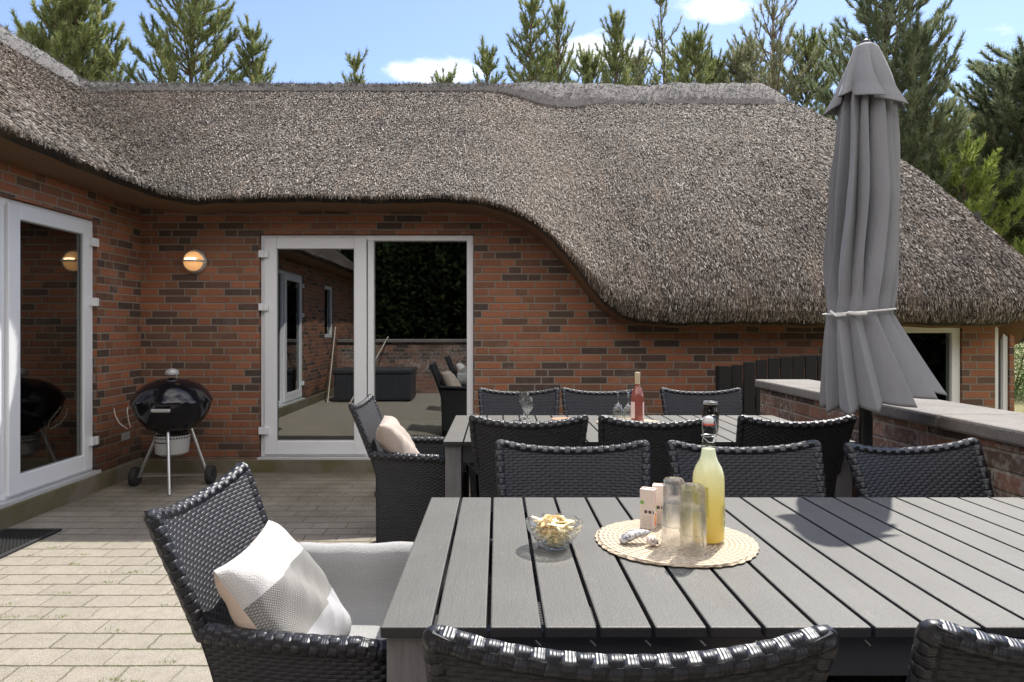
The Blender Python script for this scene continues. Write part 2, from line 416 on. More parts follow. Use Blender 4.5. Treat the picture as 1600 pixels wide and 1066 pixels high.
def slat_material():
    m, t, b = new_mat('grey_composite_slat'); P = t.coord(); x, y, z = t.xyz(P)
    s = t.noise(t.vec(x*60.0, y*2.5, z*60.0), 4.0, 4, 0.7); n = t.noise(P, 4.0, 5, 0.6); f = t.noise(t.vec(x*1.0, y*0.25, z), 420.0, 2, 0.7)
    st = t.noise(P, 11.0, 5, 0.7); sid = t.white(t.vec(((x+10.0)/0.1027).floor(), 1.0, 1.0))
    c = t.mix(s*0.6+f*0.4, (.074, .072, .064), (.116, .112, .100)); c = t.mix((n-0.42).clamp()*1.0, c, (.15, .145, .13))
    c = t.mix((st-0.64).clamp()*3.5, c, (.24, .23, .21)); c = t.mix(t.noise(P, 27.0, 3, .7).sm(.70, .76)*.5, c, (.34, .32, .28)); c = t.mix(sid*0.25, c, (.12, .12, .112))
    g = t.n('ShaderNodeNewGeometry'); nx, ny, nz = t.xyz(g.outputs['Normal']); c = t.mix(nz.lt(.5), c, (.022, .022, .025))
    setc(t, b, c, s*0.15+0.42, normal=t.bump(f+s*0.5, 0.0015, 0.6), spec=0.45); return m
M['slat'] = slat_material()
M['slat_edge'] = plain('dark_slat_core', (.03, .03, .032), 0.5)
def alu_material():
    m, t, b = new_mat('grey_wood_effect_leg'); P = t.coord(); x, y, z = t.xyz(P)
    s = t.noise(t.vec(x*8.0, y*8.0, z*1.2), 9.0, 5, 0.65, dist=0.6)
    setc(t, b, t.mix(s, (.06, .06, .065), (.20, .20, .205)), 0.45, 0.1, t.bump(s, 0.002)); return m
M['leg_grey'] = alu_material()
M['apron'] = plain('charcoal_apron', (.045, .047, .055), 0.4)
def fabric(name, c0, c1, scale=260.0, bump=0.002, rough=0.9):
    m, t, b = new_mat(name); P = t.coord(); x, y, z = t.xyz(P)
    w = (x*scale*6.28/4).sin()*(y*scale*6.28/4).sin() if False else t.noise(P, scale, 3, 0.7)
    n = t.noise(P, 7.0, 4, 0.6)
    c = t.mix(w, c0, c1); c = t.mix((n-0.4).clamp()*0.5, c, c0)
    setc(t, b, c, rough, normal=t.bump(w, bump), spec=0.2); b.inputs['Sheen Weight'].default_value = 0.2; return m
M['umbrella'] = fabric('grey_canopy_fabric', (.215, .220, .236), (.280, .285, .302), 500.0, 0.0006)
t_ = NT(M['umbrella'].node_tree); P_ = t_.coord(); x_, y_, z_ = t_.xyz(P_)
t_.link(t_.bump(t_.noise(t_.vec(x_*14.0, y_*14.0, z_*3.0), 1.0, 5, .6)+t_.noise(P_, 600.0, 2)*.05, 0.012, 0.8), M['umbrella'].node_tree.nodes['Principled BSDF'].inputs['Normal'])
M['velvet'] = fabric('beige_velvet', (.34, .28, .235), (.47, .405, .355), 90.0, 0.003)
M['linen'] = fabric('pale_linen', (.28, .28, .28), (.50, .50, .49), 300.0, 0.004)
def stripe_cushion_material():
    m, t, b = new_mat('striped_cushion_cotton'); P = t.coord(); x, y, z = t.xyz(P)
    n = t.noise(P, 300.0, 3, 0.7)
    # own axis y runs from lower hem (-) to top hem (+); woven bands cross the cover
    s = y
    g1 = s.lt(0.085)*s.gt(-0.055); g2 = s.lt(-0.055)
    chk = ((x*1500.0).sin()*(y*1500.0).sin()).gt(0.0)
    dots = ((x*1250.0).sin()*(y*820.0).sin()).gt(0.2)
    c = t.mix(n, (.56, .545, .52), (.70, .68, .655))
    c = t.mix(g1, c, t.mix(dots, (.20, .195, .18), (.42, .41, .39)))
    c = t.mix(g2, c, t.mix(chk, (.32, .325, .335), (.54, .54, .55)))
    back = z.lt(-0.004); c = t.mix(back, c, (.72, .58, .48))
    setc(t, b, c, 0.92, normal=t.bump(n+dots*0.3, 0.003), spec=0.2); return m
M['stripe'] = stripe_cushion_material()
def jute_material(cx, cy):
    m, t, b = new_mat('plaited_jute'); P = t.coord(); x, y, z = t.xyz(P)
    r = (x*x+y*y).sqrt(); ang = y._m('ARCTAN2', x)
    ring = (r*(2*math.pi/0.0125)+ang).cos(); rope = (ang*r*0.0+ang*46.0+r*500.0).sin()
    n = t.noise(P, 120.0, 4, 0.7)
    c = t.mix(n, (.44, .35, .25), (.67, .56, .42)); c = t.mix((ring*-1.0).sm(0.2, 1.0)*0.40, c, (.22, .16, .10))
    setc(t, b, c, 0.9, normal=t.bump(ring*0.5+rope*0.25+n*0.4, 0.004)); return m
M['jute'] = jute_material(0, 0)
M['enamel'] = plain('black_enamel', (.007, .007, .010), 0.12, var=0.1)
M['steel'] = plain('brushed_steel', (.55, .55, .54), 0.3, 0.9)
def ash_mat():
    m, t, b = new_mat('perforated_ash_catcher'); x, y, z = t.xyz(t.coord()); an = y._m('ARCTAN2', x)
    hole = (an*(40/6.2832)).fract().sub_(.5).abs().lt(.28)*((z-.418).abs().lt(.0075)); hole = hole.max(((z-.385).abs().lt(.005))*(y.lt(0.0))*(x.lt(.03)))
    setc(t, b, t.mix(hole, (.42, .42, .41), (.01, .01, .01)), .45, .2); return m
S.sub_ = lambda s_, o: s_-o
M['ash_pot'] = ash_mat()
M['ash'] = plain('grey_ash_catcher', (.42, .42, .41), 0.45, 0.3)
M['rubber'] = plain('black_rubber', (.018, .018, .018), 0.75)
M['nickel'] = plain('cream_wire', (.6, .55, .48), 0.35, 0.4)
M['gate'] = plain('black_stained_wood', (.006, .006, .0065), 0.85, var=0.4, scale=8, bump=0.002)
M['cord'] = plain('white_cord', (.75, .74, .70), 0.7)
M['pole'] = plain('black_pole', (.015, .015, .017), 0.35, 0.2)
M['lamp_metal'] = plain('satin_lamp_ring', (.62, .60, .56), 0.35, 0.5)
def emis(name, col, s):
    m, t, b = new_mat(name); setc(t, b, col, 0.3); b.inputs['Emission Color'].default_value = (*col, 1); b.inputs['Emission Strength'].default_value = s; return m
M['lamp_glow'] = emis('frosted_lit_glass', (.95, .50, .20), 0.28)
M['lamp_core'] = emis('lamp_bulb', (1.0, .78, .45), 2.5)
M['bark'] = plain('pine_bark', (.12, .085, .06), 0.9, var=0.4, scale=15, bump=0.02)
def needle_material(name, ca, cb, cc):
    m, t, b = new_mat(name); nt = m.node_tree
    a = t.n('ShaderNodeAttribute'); a.attribute_name = 'rnd'; r = S(nt, a.outputs['Fac']); n = t.noise(t.coord(), 1.6, 3)
    c = t.ramp(r*0.7+n*0.3, [(0.15, ca), (0.5, cb), (0.9, cc)])
    setc(t, b, c, 0.9 if 'broad' in name else 0.55, spec=0.02 if 'broad' in name else 0.3)
    tl = t.n('ShaderNodeBsdfTranslucent'); t.link(c, tl.inputs[0]); mx = t.n('ShaderNodeMixShader'); mx.inputs[0].default_value = 0.5
    t.link(b.outputs[0], mx.inputs[1]); t.link(tl.outputs[0], mx.inputs[2]); t.link(mx.outputs[0], nt.nodes['Material Output'].inputs[0]); return m
M['needle'] = needle_material('pine_needles', (.11, .145, .055), (.21, .25, .095), (.38, .38, .18))
M['needle_pale'] = needle_material('pale_pine_needles', (.13, .15, .09), (.24, .26, .14), (.40, .37, .24))
M['needle_dark'] = needle_material('dark_pine_needles', (.10, .13, .07), (.18, .22, .12), (.31, .34, .21))
M['needle_lime'] = needle_material('light_green_needles', (.12, .17, .035), (.24, .31, .07), (.38, .44, .13))
M['leaf'] = needle_material('bush_leaves', (.05, .09, .025), (.10, .16, .04), (.18, .26, .08))
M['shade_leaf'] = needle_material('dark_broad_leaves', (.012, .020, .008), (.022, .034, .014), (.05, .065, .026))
M['petal'] = plain('pink_petals', (.62, .10, .16), 0.6)
M['box_dark'] = plain('anthracite_box', (.035, .038, .045), 0.5)
M['stick'] = plain('pale_stick', (.5, .45, .38), 0.6)

# ------------------------------------------------------------------ ground and terrace
mb = MB(); mb.add([(-600, -600, -.5), (600, -600, -.5), (600, 900, -.5), (-600, 900, -.5)], [(0, 1, 2, 3)])
tag(mb.build('ground', M['lawn'], recalc=False), kind='structure')
mb = MB(); mb.box(-3.3, 2.25, -1.35, 6.2, -.55, 0.0)
tag(mb.build('terrace', M['paving']), kind='structure')

# ------------------------------------------------------------------ the house
WY = 6.05; WX = -3.24; EY = 5.6; EX = -2.84; RY = 8.8; RX = -5.43
house = empty('brick_house', (0, 0, 0), 0, 'L-shaped red brick house with a low swooping thatched roof', 'house')
XS = [-3, -.55, -.2, .12, .39, .66, .88, 1.04, 1.25, 1.6, 6]
ZL = [2.41, 2.41, 2.395, 2.32, 2.17, 1.86, 1.56, 1.43, 1.385, 1.375, 1.375]
_xs = np.linspace(-4, 6, 401); _zs = np.interp(_xs, XS, ZL); _k = np.exp(-np.linspace(-2, 2, 17)**2); _k /= _k.sum()
_zs = np.convolve(np.pad(_zs, 8, 'edge'), _k, 'valid')
def lip(x): return float(np.interp(x, _xs, _zs))            # lower lip height of the rear eave
def TH(x): return lerp(.07, .30, sst((x-.45)/.75))
def H(x, y):
    zA = 2.49+(EX-x)*((4.50-2.49)/(EX-RX)); zA = min(zA, 4.52)
    e = lip(x)+TH(x); t = (y-EY)/(RY-EY); t = max(-.02, min(1, t))
    r = lerp(4.50, 4.40, sst((x+.2)/1.2))
    tt = t+0.10*math.sin(math.pi*t)*sst((x-.3)/1.2)
    zB = lerp(e, r, tt)
    k = 0.10; d = zA-zB
    s = (zA+zB)/2+math.sqrt(d*d+k*k)/2-k/2*0.6
    if x > 2:
        zH = 1.52+(4.90-x)*2.62; k = 0.16; d = s-zH; s = (s+zH)/2-math.sqrt(d*d+k*k)/2
    return s
# eave path and the matching ridge path
path = []
for i in range(120): y = lerp(-3.0, 5.0, i/120); path.append(((EX, y), (RX, y), (1, 0)))
for i in range(60):
    t = i/60; a = math.pi/2*t
    ex = lerp(EX, EX+.6, 1-math.cos(a)); ey = lerp(5.0, 5.6, math.sin(a))
    if t < .5: r_ = (RX, lerp(5.0, RY, t*2))
    else: r_ = (lerp(RX, EX+.6, t*2-1), RY)
    path.append(((ex, ey), r_, (math.cos(a), -math.sin(a))))
for i in range(260): x = lerp(EX+.6, 4.32, i/260); path.append(((x, EY), (min(x, 3.92), RY), (0, -1)))
for i in range(40):
    a = math.pi/2*i/40; path.append(((4.32+.6*math.sin(a), 6.2-.6*math.cos(a)), (3.92, RY), (math.sin(a), -math.cos(a))))
for i in range(40): y = lerp(6.2, 11.5, i/39); path.append(((4.92, y), (3.92, min(max(RY, y), RY)), (1, 0)))
NVS = 44
P = []; TOP = []
for (e, r, n) in path:
    row = []; eo = H(*e)
    wob = 0.006*math.sin(e[0]*5+e[1]*4)+0.003*math.sin(e[0]*17+e[1]*13)
    # soffit (at the wall) -> lip -> eave edge -> slope -> ridge
    th = TH(e[0]) if e[1] > 5.3 or e[0] > 0 else .07
    for (inn, dz) in ((0.62, -th-0.0), (0.44, -th-.02), (0.2, -th-0.03), (0.06+.30*max(0, th-.07), -th-.01), (0.20*max(0, th-.07), -th+0.025), (-0.004, -th*0.62), (-0.006, -0.03-.12*max(0, th-.07)*2)):
        row.append((e[0]-n[0]*inn, e[1]-n[1]*inn, eo+dz+wob))
    top = []
    for j in range(NVS+1):
        t = (j/NVS)**1.15; x = lerp(e[0], r[0], t); y = lerp(e[1], r[1], t)
        und = math.sin(x*2.9+1.3*math.sin(y*1.7))*math.sin(y*3.7+x*.9+1.1*math.sin(x*1.9))+.6*math.sin(x*6.3+y*2.1+2*math.sin(y*2.3))*math.sin(y*7.9-x*1.3)
        z = H(x, y)-0.035*math.exp(-t*28)-.32*max(0, th-.07)*math.exp(-t*17)+wob*(1-t)+.017*und*math.sin(math.pi*min(1, t*1.1))**.5
        top.append((x, y, z))
    row += top
    bx, by = (r[0]-e[0], r[1]-e[1]); L = math.hypot(bx, by)
    if r[0] == RX or r[1] == RY:
        bn = (-1, 0) if r[0] == RX and r[1] < RY else ((0, 1) if r[0] > RX and e[0] < 4.3 else (0, 1))
        if r[0] == RX and r[1] > 8.7: bn = (-.7, .7)
        for dd in (0.4, 1.6, 3.0): row.append((r[0]+bn[0]*dd, r[1]+bn[1]*dd, top[-1][2]-dd*0.68))
    P.append(row); TOP.append(top)
mb = MB(); mb.grid(P)
roof = mb.build('roof', [M['thatch'], M['soffit']], house, smooth=True, recalc=False)
nvr = len(P[0])-1
mi = [1 if (k % nvr) < 3 else 0 for k in range(len(roof.data.polygons))]
roof.data.polygons.foreach_set('material_index', mi)
# reed ends: short stubs lying down the slope, all over the visible thatch
def reeds():
    rng = np.random.default_rng(3)
    T = np.array(TOP)                                   # nu, nv, 3
    full = np.array([[p for p in row[4:7]]+list(top) for row, top in zip(P, TOP)])
    A = full[:-1, :-1]; B = full[1:, :-1]; Cc = full[1:, 1:]; D = full[:-1, 1:]
    n = np.cross(B-A, D-A)+np.cross(Cc-B, D-B); area = np.linalg.norm(n, axis=2)
    cenx = A[..., 0]; ceny = A[..., 1]
    vis = (ceny > 1.6)
    dens = 1.0/np.clip(np.sqrt(cenx**2+ceny**2)/6.5, .6, 1.6)**1.2
    w = (area*vis*dens).ravel(); w /= w.sum(); N = 560000
    idx = rng.choice(len(w), N, p=w); i, j = np.unravel_index(idx, area.shape)
    a = rng.random((N, 1)); b = rng.random((N, 1))
    pos = (A[i, j]*(1-a)+B[i, j]*a)*(1-b)+(D[i, j]*(1-a)+Cc[i, j]*a)*b
    nn = n[i, j]; nn /= np.linalg.norm(nn, axis=1, keepdims=True)+1e-9
    nn[nn[:, 2] < -0.3] *= 1
    down = (A[i, j]-D[i, j]); down /= np.linalg.norm(down, axis=1, keepdims=True)+1e-9
    lat = np.cross(nn, down)
    dist = np.linalg.norm(pos, axis=1, keepdims=True)
    L = rng.uniform(.018, .046, (N, 1)); wd = rng.uniform(.0034, .0072, (N, 1))*np.clip(dist/6.5, .6, 1.5)
    ang = rng.uniform(-.05, .30, (N, 1)); lj = rng.normal(0, .14, (N, 1))
    d = down*np.cos(ang)+nn*np.sin(ang)+lat*lj; d /= np.linalg.norm(d, axis=1, keepdims=True)
    tw = rng.normal(0, .5, (N, 1)); l2 = lat*np.cos(tw)+nn*np.sin(tw)
    nrmj = rng.uniform(-.003, .009, (N, 1)); pos = pos+nn*nrmj; base = pos-d*L*.5; tip = pos+d*L*.5
    V = np.stack([base-l2*wd*.5, base+l2*wd*.5, tip+l2*wd*.5, tip-l2*wd*.5], 1).reshape(-1, 3)
    r = np.clip(rng.beta(1.6, 1.9, N), 0, 1)
    o = np_mesh('reed_ends', V, None, [M['reed']], roof, r)
    tag(o, kind='stuff')
reeds()
# ridge cap of grey heather along both ridges
def ridge_cap():
    pts = []
    for i in range(60): pts.append((RX, lerp(-3, 8.35, i/59), 4.49, .13))
    for i in range(1, 12): a = math.pi/2*i/12; pts.append((RX+.45*(1-math.cos(a)), 8.35+.45*math.sin(a), H(RX+.45*(1-math.cos(a)), 8.35+.45*math.sin(a))-.02, .11))
    for i in range(100):
        x = lerp(RX+.45, 3.95, i/99); s = sst((x+.1)/.9)
        z = H(x, RY)-.01+(.014*math.sin(x*2.7)+.009*math.sin(x*6.1))*s; rr = lerp(.055, .25, s)
        if x > 3.5: rr *= 1-.35*sst((x-3.5)/.5); z -= .10*sst((x-3.4)/.6)
        pts.append((x, RY, z, rr))
    pts.append((4.12, RY-.05, 4.10, .15)); pts.append((4.2, RY-.08, 3.95, .08))
    mb = MB(); G = []
    rng = random.Random(4)
    for k, (x, y, z, r) in enumerate(pts):
        q = pts[min(k+1, len(pts)-1)]; p0 = pts[max(k-1, 0)]; tx, ty = q[0]-p0[0], q[1]-p0[1]; l = math.hypot(tx, ty) or 1; nx, ny = ty/l, -tx/l
        G.append([])
        for m_ in range(15):
            a = lerp(-1.25, 1.25, m_/14)*math.pi/2/1.0
            w = r*1.55*math.sin(a*0.8)+rng.uniform(-.008, .008)
            sl = .76 if x < RX+.2 else lerp(.60, .86, sst((x+.1)/.9))
            h = .03+r*.55*math.cos(a*.8)-abs(w)*sl*.92+(.02 if abs(m_-7) < 6 else -.06)+rng.uniform(-.012, .012)
            G[-1].append((x+nx*w, y+ny*w, z+h))
    mb.grid(G)
    cap = mb.build('ridge_cap', M['heather'], roof, smooth=True)
    # loose heather twigs
    rn = np.random.default_rng(9); N = 26000
    T = np.array(G); i = rn.integers(0, T.shape[0]-1, N); j = rn.integers(0, T.shape[1]-1, N)
    pos = T[i, j]+(T[i+1, j]-T[i, j])*rn.random((N, 1))+(T[i, j+1]-T[i, j])*rn.random((N, 1))
    d = rn.normal(0, 1, (N, 3)); d[:, 2] = np.abs(d[:, 2])*.5; d /= np.linalg.norm(d, axis=1, keepdims=True)
    s = np.cross(d, rn.normal(0, 1, (N, 3))); s /= np.linalg.norm(s, axis=1, keepdims=True)
    L = rn.uniform(.03, .08, (N, 1)); V = np.stack([pos-s*.004, pos+s*.004, pos+d*L], 1).reshape(-1, 3)
    tag(np_mesh('heather_twigs', V, None, [M['heather']], roof, rn.random(N), 3), kind='stuff')
ridge_cap()

# walls: sheets with rectangular openings and reveals
def wall_sheet(name, mp, u0, u1, z0, topf, holes, depth=.14):
    mb = MB(); us = sorted(set([u0, u1]+[h[0] for h in holes]+[h[1] for h in holes]))
    fine = []
    for a, b in zip(us[:-1], us[1:]):
        k = max(1, int((b-a)/.06)); fine += [lerp(a, b, i/k) for i in range(k)]
    fine.append(us[-1])
    for a, b in zip(fine[:-1], fine[1:]):
        m_ = (a+b)/2; hs = [h for h in holes if h[0] < m_ < h[1]]
        zs = z0
        for h in sorted(hs, key=lambda q: q[2]):
            if h[2] > zs: mb.add([mp(a, zs, 0), mp(b, zs, 0), mp(b, h[2], 0), mp(a, h[2], 0)], [(0, 1, 2, 3)])
            zs = h[3]
        ta, tb = topf(a), topf(b)
        if min(ta, tb) > zs: mb.add([mp(a, zs, 0), mp(b, zs, 0), mp(b, tb, 0), mp(a, ta, 0)], [(0, 1, 2, 3)])
    for h in holes:
        c = [(h[0], h[2]), (h[1], h[2]), (h[1], h[3]), (h[0], h[3])]
        for k in range(4):
            p, q = c[k], c[(k+1) % 4]; mb.add([mp(p[0], p[1], 0), mp(q[0], q[1], 0), mp(q[0], q[1], depth), mp(p[0], p[1], depth)], [(0, 1, 2, 3)])
    return mb.build(name, M['brick'], house, recalc=False, weld=.0005)
mB = lambda u, z, d: (u, WY+d, z)
mA = lambda u, z, d: (WX-d, u, z)
mR = lambda u, z, d: (4.70-d, u, z)
dB = (-2.164, -.215, .131, 2.162); wB1 = (3.35, 4.225, .25, 1.345); wB2 = (4.525, 4.66, .25, 1.35)
dA = (3.30, 5.39, .155, 2.176); dA2 = (1.05, 2.65, .155, 2.2); wA = (-.95, -.32, 1.14, 2.13)
wall_sheet('wall', mB, WX, 4.70, -.5, lambda x: lip(x)+.06, [dB, wB1, wB2])
wall_sheet('wall', mA, -3.0, WY, -.5, lambda y: 2.46, [dA, dA2, wA])
wall_sheet('wall', mR, WY, 11, -.5, lambda y: 1.5, [])
mb = MB()      # low plinth under the brickwork
mb.box(WX, 2.0, WY-.035, WY-.003, -.1, .118); mb.box(WX+.003, WX+.045, -1.2, WY-.036, -.1, .135)
mb.build('plinth', M['plinth'], house, bevel=.008)
mb = MB()
def quad(mb, a, b, c, d): mb.add([a, b, c, d], [(0, 1, 2, 3)])
XI, YI = WX-.15, WY+.15
quad(mb, (-7, -2.9, .12), (XI, -2.9, .12), (XI, 8.6, .12), (-7, 8.6, .12)); quad(mb, (XI, YI, .12), (4.5, YI, .12), (4.5, 8.6, .12), (XI, 8.6, .12))
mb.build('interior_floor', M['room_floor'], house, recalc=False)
mb = MB()
quad(mb, (-7, 8.6, .0), (4.5, 8.6, 0), (4.5, 8.6, 2.45), (-7, 8.6, 2.45)); quad(mb, (-7, -2.9, 0), (-7, 8.6, 0), (-7, 8.6, 2.45), (-7, -2.9, 2.45))
quad(mb, (-7, -2.9, 2.45), (XI, -2.9, 2.45), (XI, 8.6, 2.45), (-7, 8.6, 2.45)); quad(mb, (XI, YI, 2.45), (.2, YI, 2.45), (.2, 8.6, 2.45), (XI, 8.6, 2.45))
quad(mb, (4.5, YI, 0), (4.5, 8.6, 0), (4.5, 8.6, 2.4), (4.5, YI, 2.4)); quad(mb, (.2, YI, 0), (.2, 8.6, 0), (.2, 8.6, 2.45), (.2, YI, 2.45))
quad(mb, (-7, -2.9, 0), (XI, -2.9, 0), (XI, -2.9, 2.45), (-7, -2.9, 2.45))
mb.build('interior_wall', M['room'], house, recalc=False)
def frame_ring(mb, mp, u0, u1, z0, z1, wl, wr, wb, wt, d0, d1):
    mb.mbox(mp, u0, u0+wl, z0, z1, d0, d1); mb.mbox(mp, u1-wr, u1, z0, z1, d0, d1)
    mb.mbox(mp, u0+wl, u1-wr, z0, z0+wb, d0+.0007, d1); mb.mbox(mp, u0+wl, u1-wr, z1-wt, z1, d0+.0007, d1)
def pane(mp, u0, u1, z0, z1, d, par):
    mb = MB(); mb.mbox(mp, u0, u1, z0, z1, d, d+.006); mb.build('pane', M['pane'], par)
    mb = MB(); frame_ring(mb, mp, u0-.0, u1+.0, z0, z1, .008, .008, .008, .008, d-.012, d-.001); mb.build('glazing_seal', M['seal'], par)
def door_unit(mp, h, leaf0, leaf1, hinge_u, fixed, lbl=None):
    u0, u1, z0, z1 = h
    mb = MB(); frame_ring(mb, mp, u0+.004, u1-.004, z0+.004, z1-.004, .045, .058, .055, .05, .035, .12)
    f = mb.build('door_frame', M['white'], house, bevel=.004)
    if fixed:
        a, b = fixed; mb = MB(); mb.mbox(mp, a-.055 if a > leaf0 else b, a if a > leaf0 else b+.055, z0+.06, z1-.055, .0357, .118); mb.build('mullion', M['white'], f, bevel=.004)
        pane(mp, a-.002, b+.002, z0+.058, z1-.053, .075, f)
    l0, l1, b0, b1 = leaf0, leaf1, z0+.025, z1-.03
    mb = MB(); frame_ring(mb, mp, l0, l1, b0, b1, .112, .112, .125, .10, .012, .075)
    lf = mb.build('door_leaf', M['white'], f, bevel=.006)
    pane(mp, l0+.11, l1-.11, b0+.123, b1-.098, .04, f)
    for zz in (b0+.22, lerp(b0, b1, .68), b1-.15):
        mb = MB(); w = .048; s = hinge_u
        mb.mbox(mp, s-w, s-.003, zz-.032, zz+.032, -.016, .0115); mb.mbox(mp, s+.003, s+w*.8, zz-.032, zz+.032, -.016, .0115)
        mb.mbox(mp, s-.002, s+.002, zz-.034, zz+.034, -.02, .011)
        mb.build('hinge', M['white'], f, bevel=.004)
    mb = MB(); mb.mbox(mp, u0-.01, u1+.01, z0-.03, z0+.003, -.03, .1); mb.build('door_sill', M['sill'], f, bevel=.003)
    return f
door_unit(mB, dB, -2.123, -1.193, -2.118, (-1.13, -.275))
door_unit(mA, dA, 4.43, 5.352, 5.352, (3.36, 4.37))
door_unit(mA, dA2, 1.09, 2.0, 1.10, (2.06, 2.60))
def window(mp, h, w=.06):
    u0, u1, z0, z1 = h; mb = MB(); frame_ring(mb, mp, u0+.004, u1-.004, z0+.004, z1-.004, w, w, w, w, .02, .10)
    f = mb.build('window_frame', M['white'], house, bevel=.004); pane(mp, u0+w, u1-w, z0+w, z1-w, .06, f)
window(mB, wB1, .075); window(mB, wB2, .042); window(mA, wA)
mb = MB(); mb.mbox(mA, 5.74, 5.86, .335, .395, -.008, .02)
for k in range(4): mb.mbox(mA, 5.75, 5.85, .343+k*.013, .349+k*.013, -.012, -.0085)
mb.build('air_brick', M['ash'], house)

# wall lamp
LX, LZ = px(306, WY), pz(409, WY)
lamp = empty('wall_lamp', (LX, WY, LZ), 0, 'round lit bulkhead lamp on the brick wall above the kettle grill', 'lamp')
def ylathe(mb, prof, n=32):
    mb.grid([[(r*math.cos(2*math.pi*i/n), -z, r*math.sin(2*math.pi*i/n)) for r, z in prof] for i in range(n)], None, True)
mb = MB(); ylathe(mb, [(0, 0.001), (.105, .001), (.108, .02), (.104, .045), (.09, .055), (.088, .045), (0, .04)]); mb.build('lamp_base', M['lamp_metal'], lamp, smooth=True)
mb = MB(); ylathe(mb, [(.086, .046), (.084, .065), (.07, .09), (.04, .105), (0.001, .108)]); mb.build('lamp_glass', M['lamp_glow'], lamp, smooth=True)
mb = MB(); mb.tube([(-.098, -.05, 0), (-.08, -.095, 0), (0, -.122, 0), (.08, -.095, 0), (.098, -.05, 0)], .009, 8); mb.build('lamp_guard', M['lamp_metal'], lamp, smooth=True)
mb = MB(); mb.tube([(-.045, -.108, .014), (0, -.1155, .016), (.045, -.108, .014)], .009, 8); mb.build('lamp_bulb', M['lamp_core'], lamp, smooth=True)

# ------------------------------------------------------------------ kettle grill
GX, GY = px(269, 5.45), 5.45
grill = empty('kettle_grill', (GX, GY, 0), 0, 'round black kettle grill on three steel legs in the brick corner', 'grill')
mb = MB(); mb.lathe([(.01, .44), (.10, .452), (.19, .50), (.255, .57), (.29, .645), (.298, .70), (.304, .703), (.304, .708), (.29, .708), (.27, .62), (.1, .47), (.01, .46)], 48); bowl_ = mb.build('grill_bowl', M['enamel'], grill, smooth=True)
mb = MB(); mb.lathe([(.306, .70), (.309, .712), (.300, .735), (.27, .79), (.21, .845), (.12, .885), (.012, .90)], 48); lid = mb.build('grill_lid', M['enamel'], grill, smooth=True)
mb = MB(); mb.lathe([(.004, .0), (.058, 0), (.06, .006), (.004, .012)], 20, (.09, -.16, 0))
vt = mb.build('lid_vent', M['steel'], lid, smooth=True); vt.location = (-.04, .0, .868-.02); vt.rotation_euler = (.32, .0, 0)
mb = MB(); mb.tube([(-.035, 0, .90), (-.035, 0, .925)], .006, 6); mb.tube([(.035, 0, .90), (.035, 0, .925)], .006, 6)
mb.lathe([(.002, .925), (.05, .925), (.055, .94), (.045, .962), (.02, .975), (.002, .977)], 20); mb.build('lid_handle', M['ash'], lid, smooth=True)
mb = MB(); mb.box(-.005, .145, -.335, -.318, .655, .683)
h = mb.build('bowl_handle', M['ash'], bowl_, bevel=.008)
mb = MB(); mb.lathe([(.005, .27), (.09, .27), (.125, .29), (.13, .35), (.137, .435), (.13, .435), (.12, .30), (.005, .28)], 32); ash = mb.build('ash_catcher', M['ash_pot'], grill, smooth=True)
tops = [(-.13, .05), (.115, .09), (.03, -.13)]; bots = [(-.31, .06), (.23, .14), (.105, -.26)]
for (a, b) in zip(tops, bots):
    mb = MB(); zb = .07 if b[1] > -.1 else .004
    mb.tube([(a[0], a[1], .47), (lerp(a[0], b[0], .5), lerp(a[1], b[1], .5), lerp(.47, zb, .5)), (b[0], b[1], zb)], .0125, 10); mb.build('leg', M['steel'], grill, smooth=True)
for b in bots[:2]:
    mb = MB(); s = -1 if b[0] < 0 else 1
    mb.grid([[(b[0]+s*(.02+x), b[1]+r*math.cos(2*math.pi*i/24), .078+r*math.sin(2*math.pi*i/24)) for r, x in ((.01, -.016), (.045, -.02), (.072, -.018), (.078, -.01), (.078, .022), (.07, .03), (.045, .028), (.01, .02))] for i in range(24)], None, True)
    mb.build('wheel', M['rubber'], grill, smooth=True)
mb = MB(); mb.tube([(bots[0][0], bots[0][1], .078), (bots[1][0], bots[1][1], .078)], .007, 6); mb.build('axle', M['steel'], grill)
mb = MB(); mb.tube([(-.43, -.08, .66), (-.42, -.08, .60), (-.38, -.09, .54), (-.31, -.10, .495), (-.285, -.10, .51), (-.30, -.10, .56), (-.335, -.06, .63), (-.345, -.03, .665)], .0045, 6)
mb.build('lid_holder', M['nickel'], grill, smooth=True)

# ------------------------------------------------------------------ garden walls, gate
def garden_wall(label, boxes, copings):
    w = empty('garden_wall', (0, 0, 0), 0, label, 'garden wall')
    mb = MB()
    for b in boxes: mb.box(*b)
    mb.build('brickwork', M['brick_low'], w)
    for c in copings:
        mb = MB(); mb.box(*c); mb.build('coping_slab', M['coping'], w, bevel=.012)
cps = []; y = 4.84; rr = random.Random(2)
for L in (1.0, 1.02, .99, 1.0, 1.0, .98, 1.0): cps.append((1.865+rr.uniform(-.003, .003), 2.27+rr.uniform(-.003, .003), y-L+.006, y, .875, .935+rr.uniform(-.002, .002))); y -= L
garden_wall('waist-high weathered brick wall with concrete coping beside the closed parasol', [(1.90, 2.235, -1.2, 4.81, -.5, .874)], cps)
cps = []; x = 2.3
while x > -3.1: cps.append((max(x-1.0, -3.22)+.006, x, -1.62, -1.21, 1.03, 1.095)); x -= 1.0
garden_wall('low brick wall with coping behind the storage box, seen mirrored in the glass door', [(-3.235, 2.27, -1.58, -1.25, -.5, 1.029)], cps)
gate = empty('garden_gate', (0, 0, 0), 0, 'low black wooden gate with an arched top between house wall and garden wall', 'gate')
k = 0; gx = 1.98
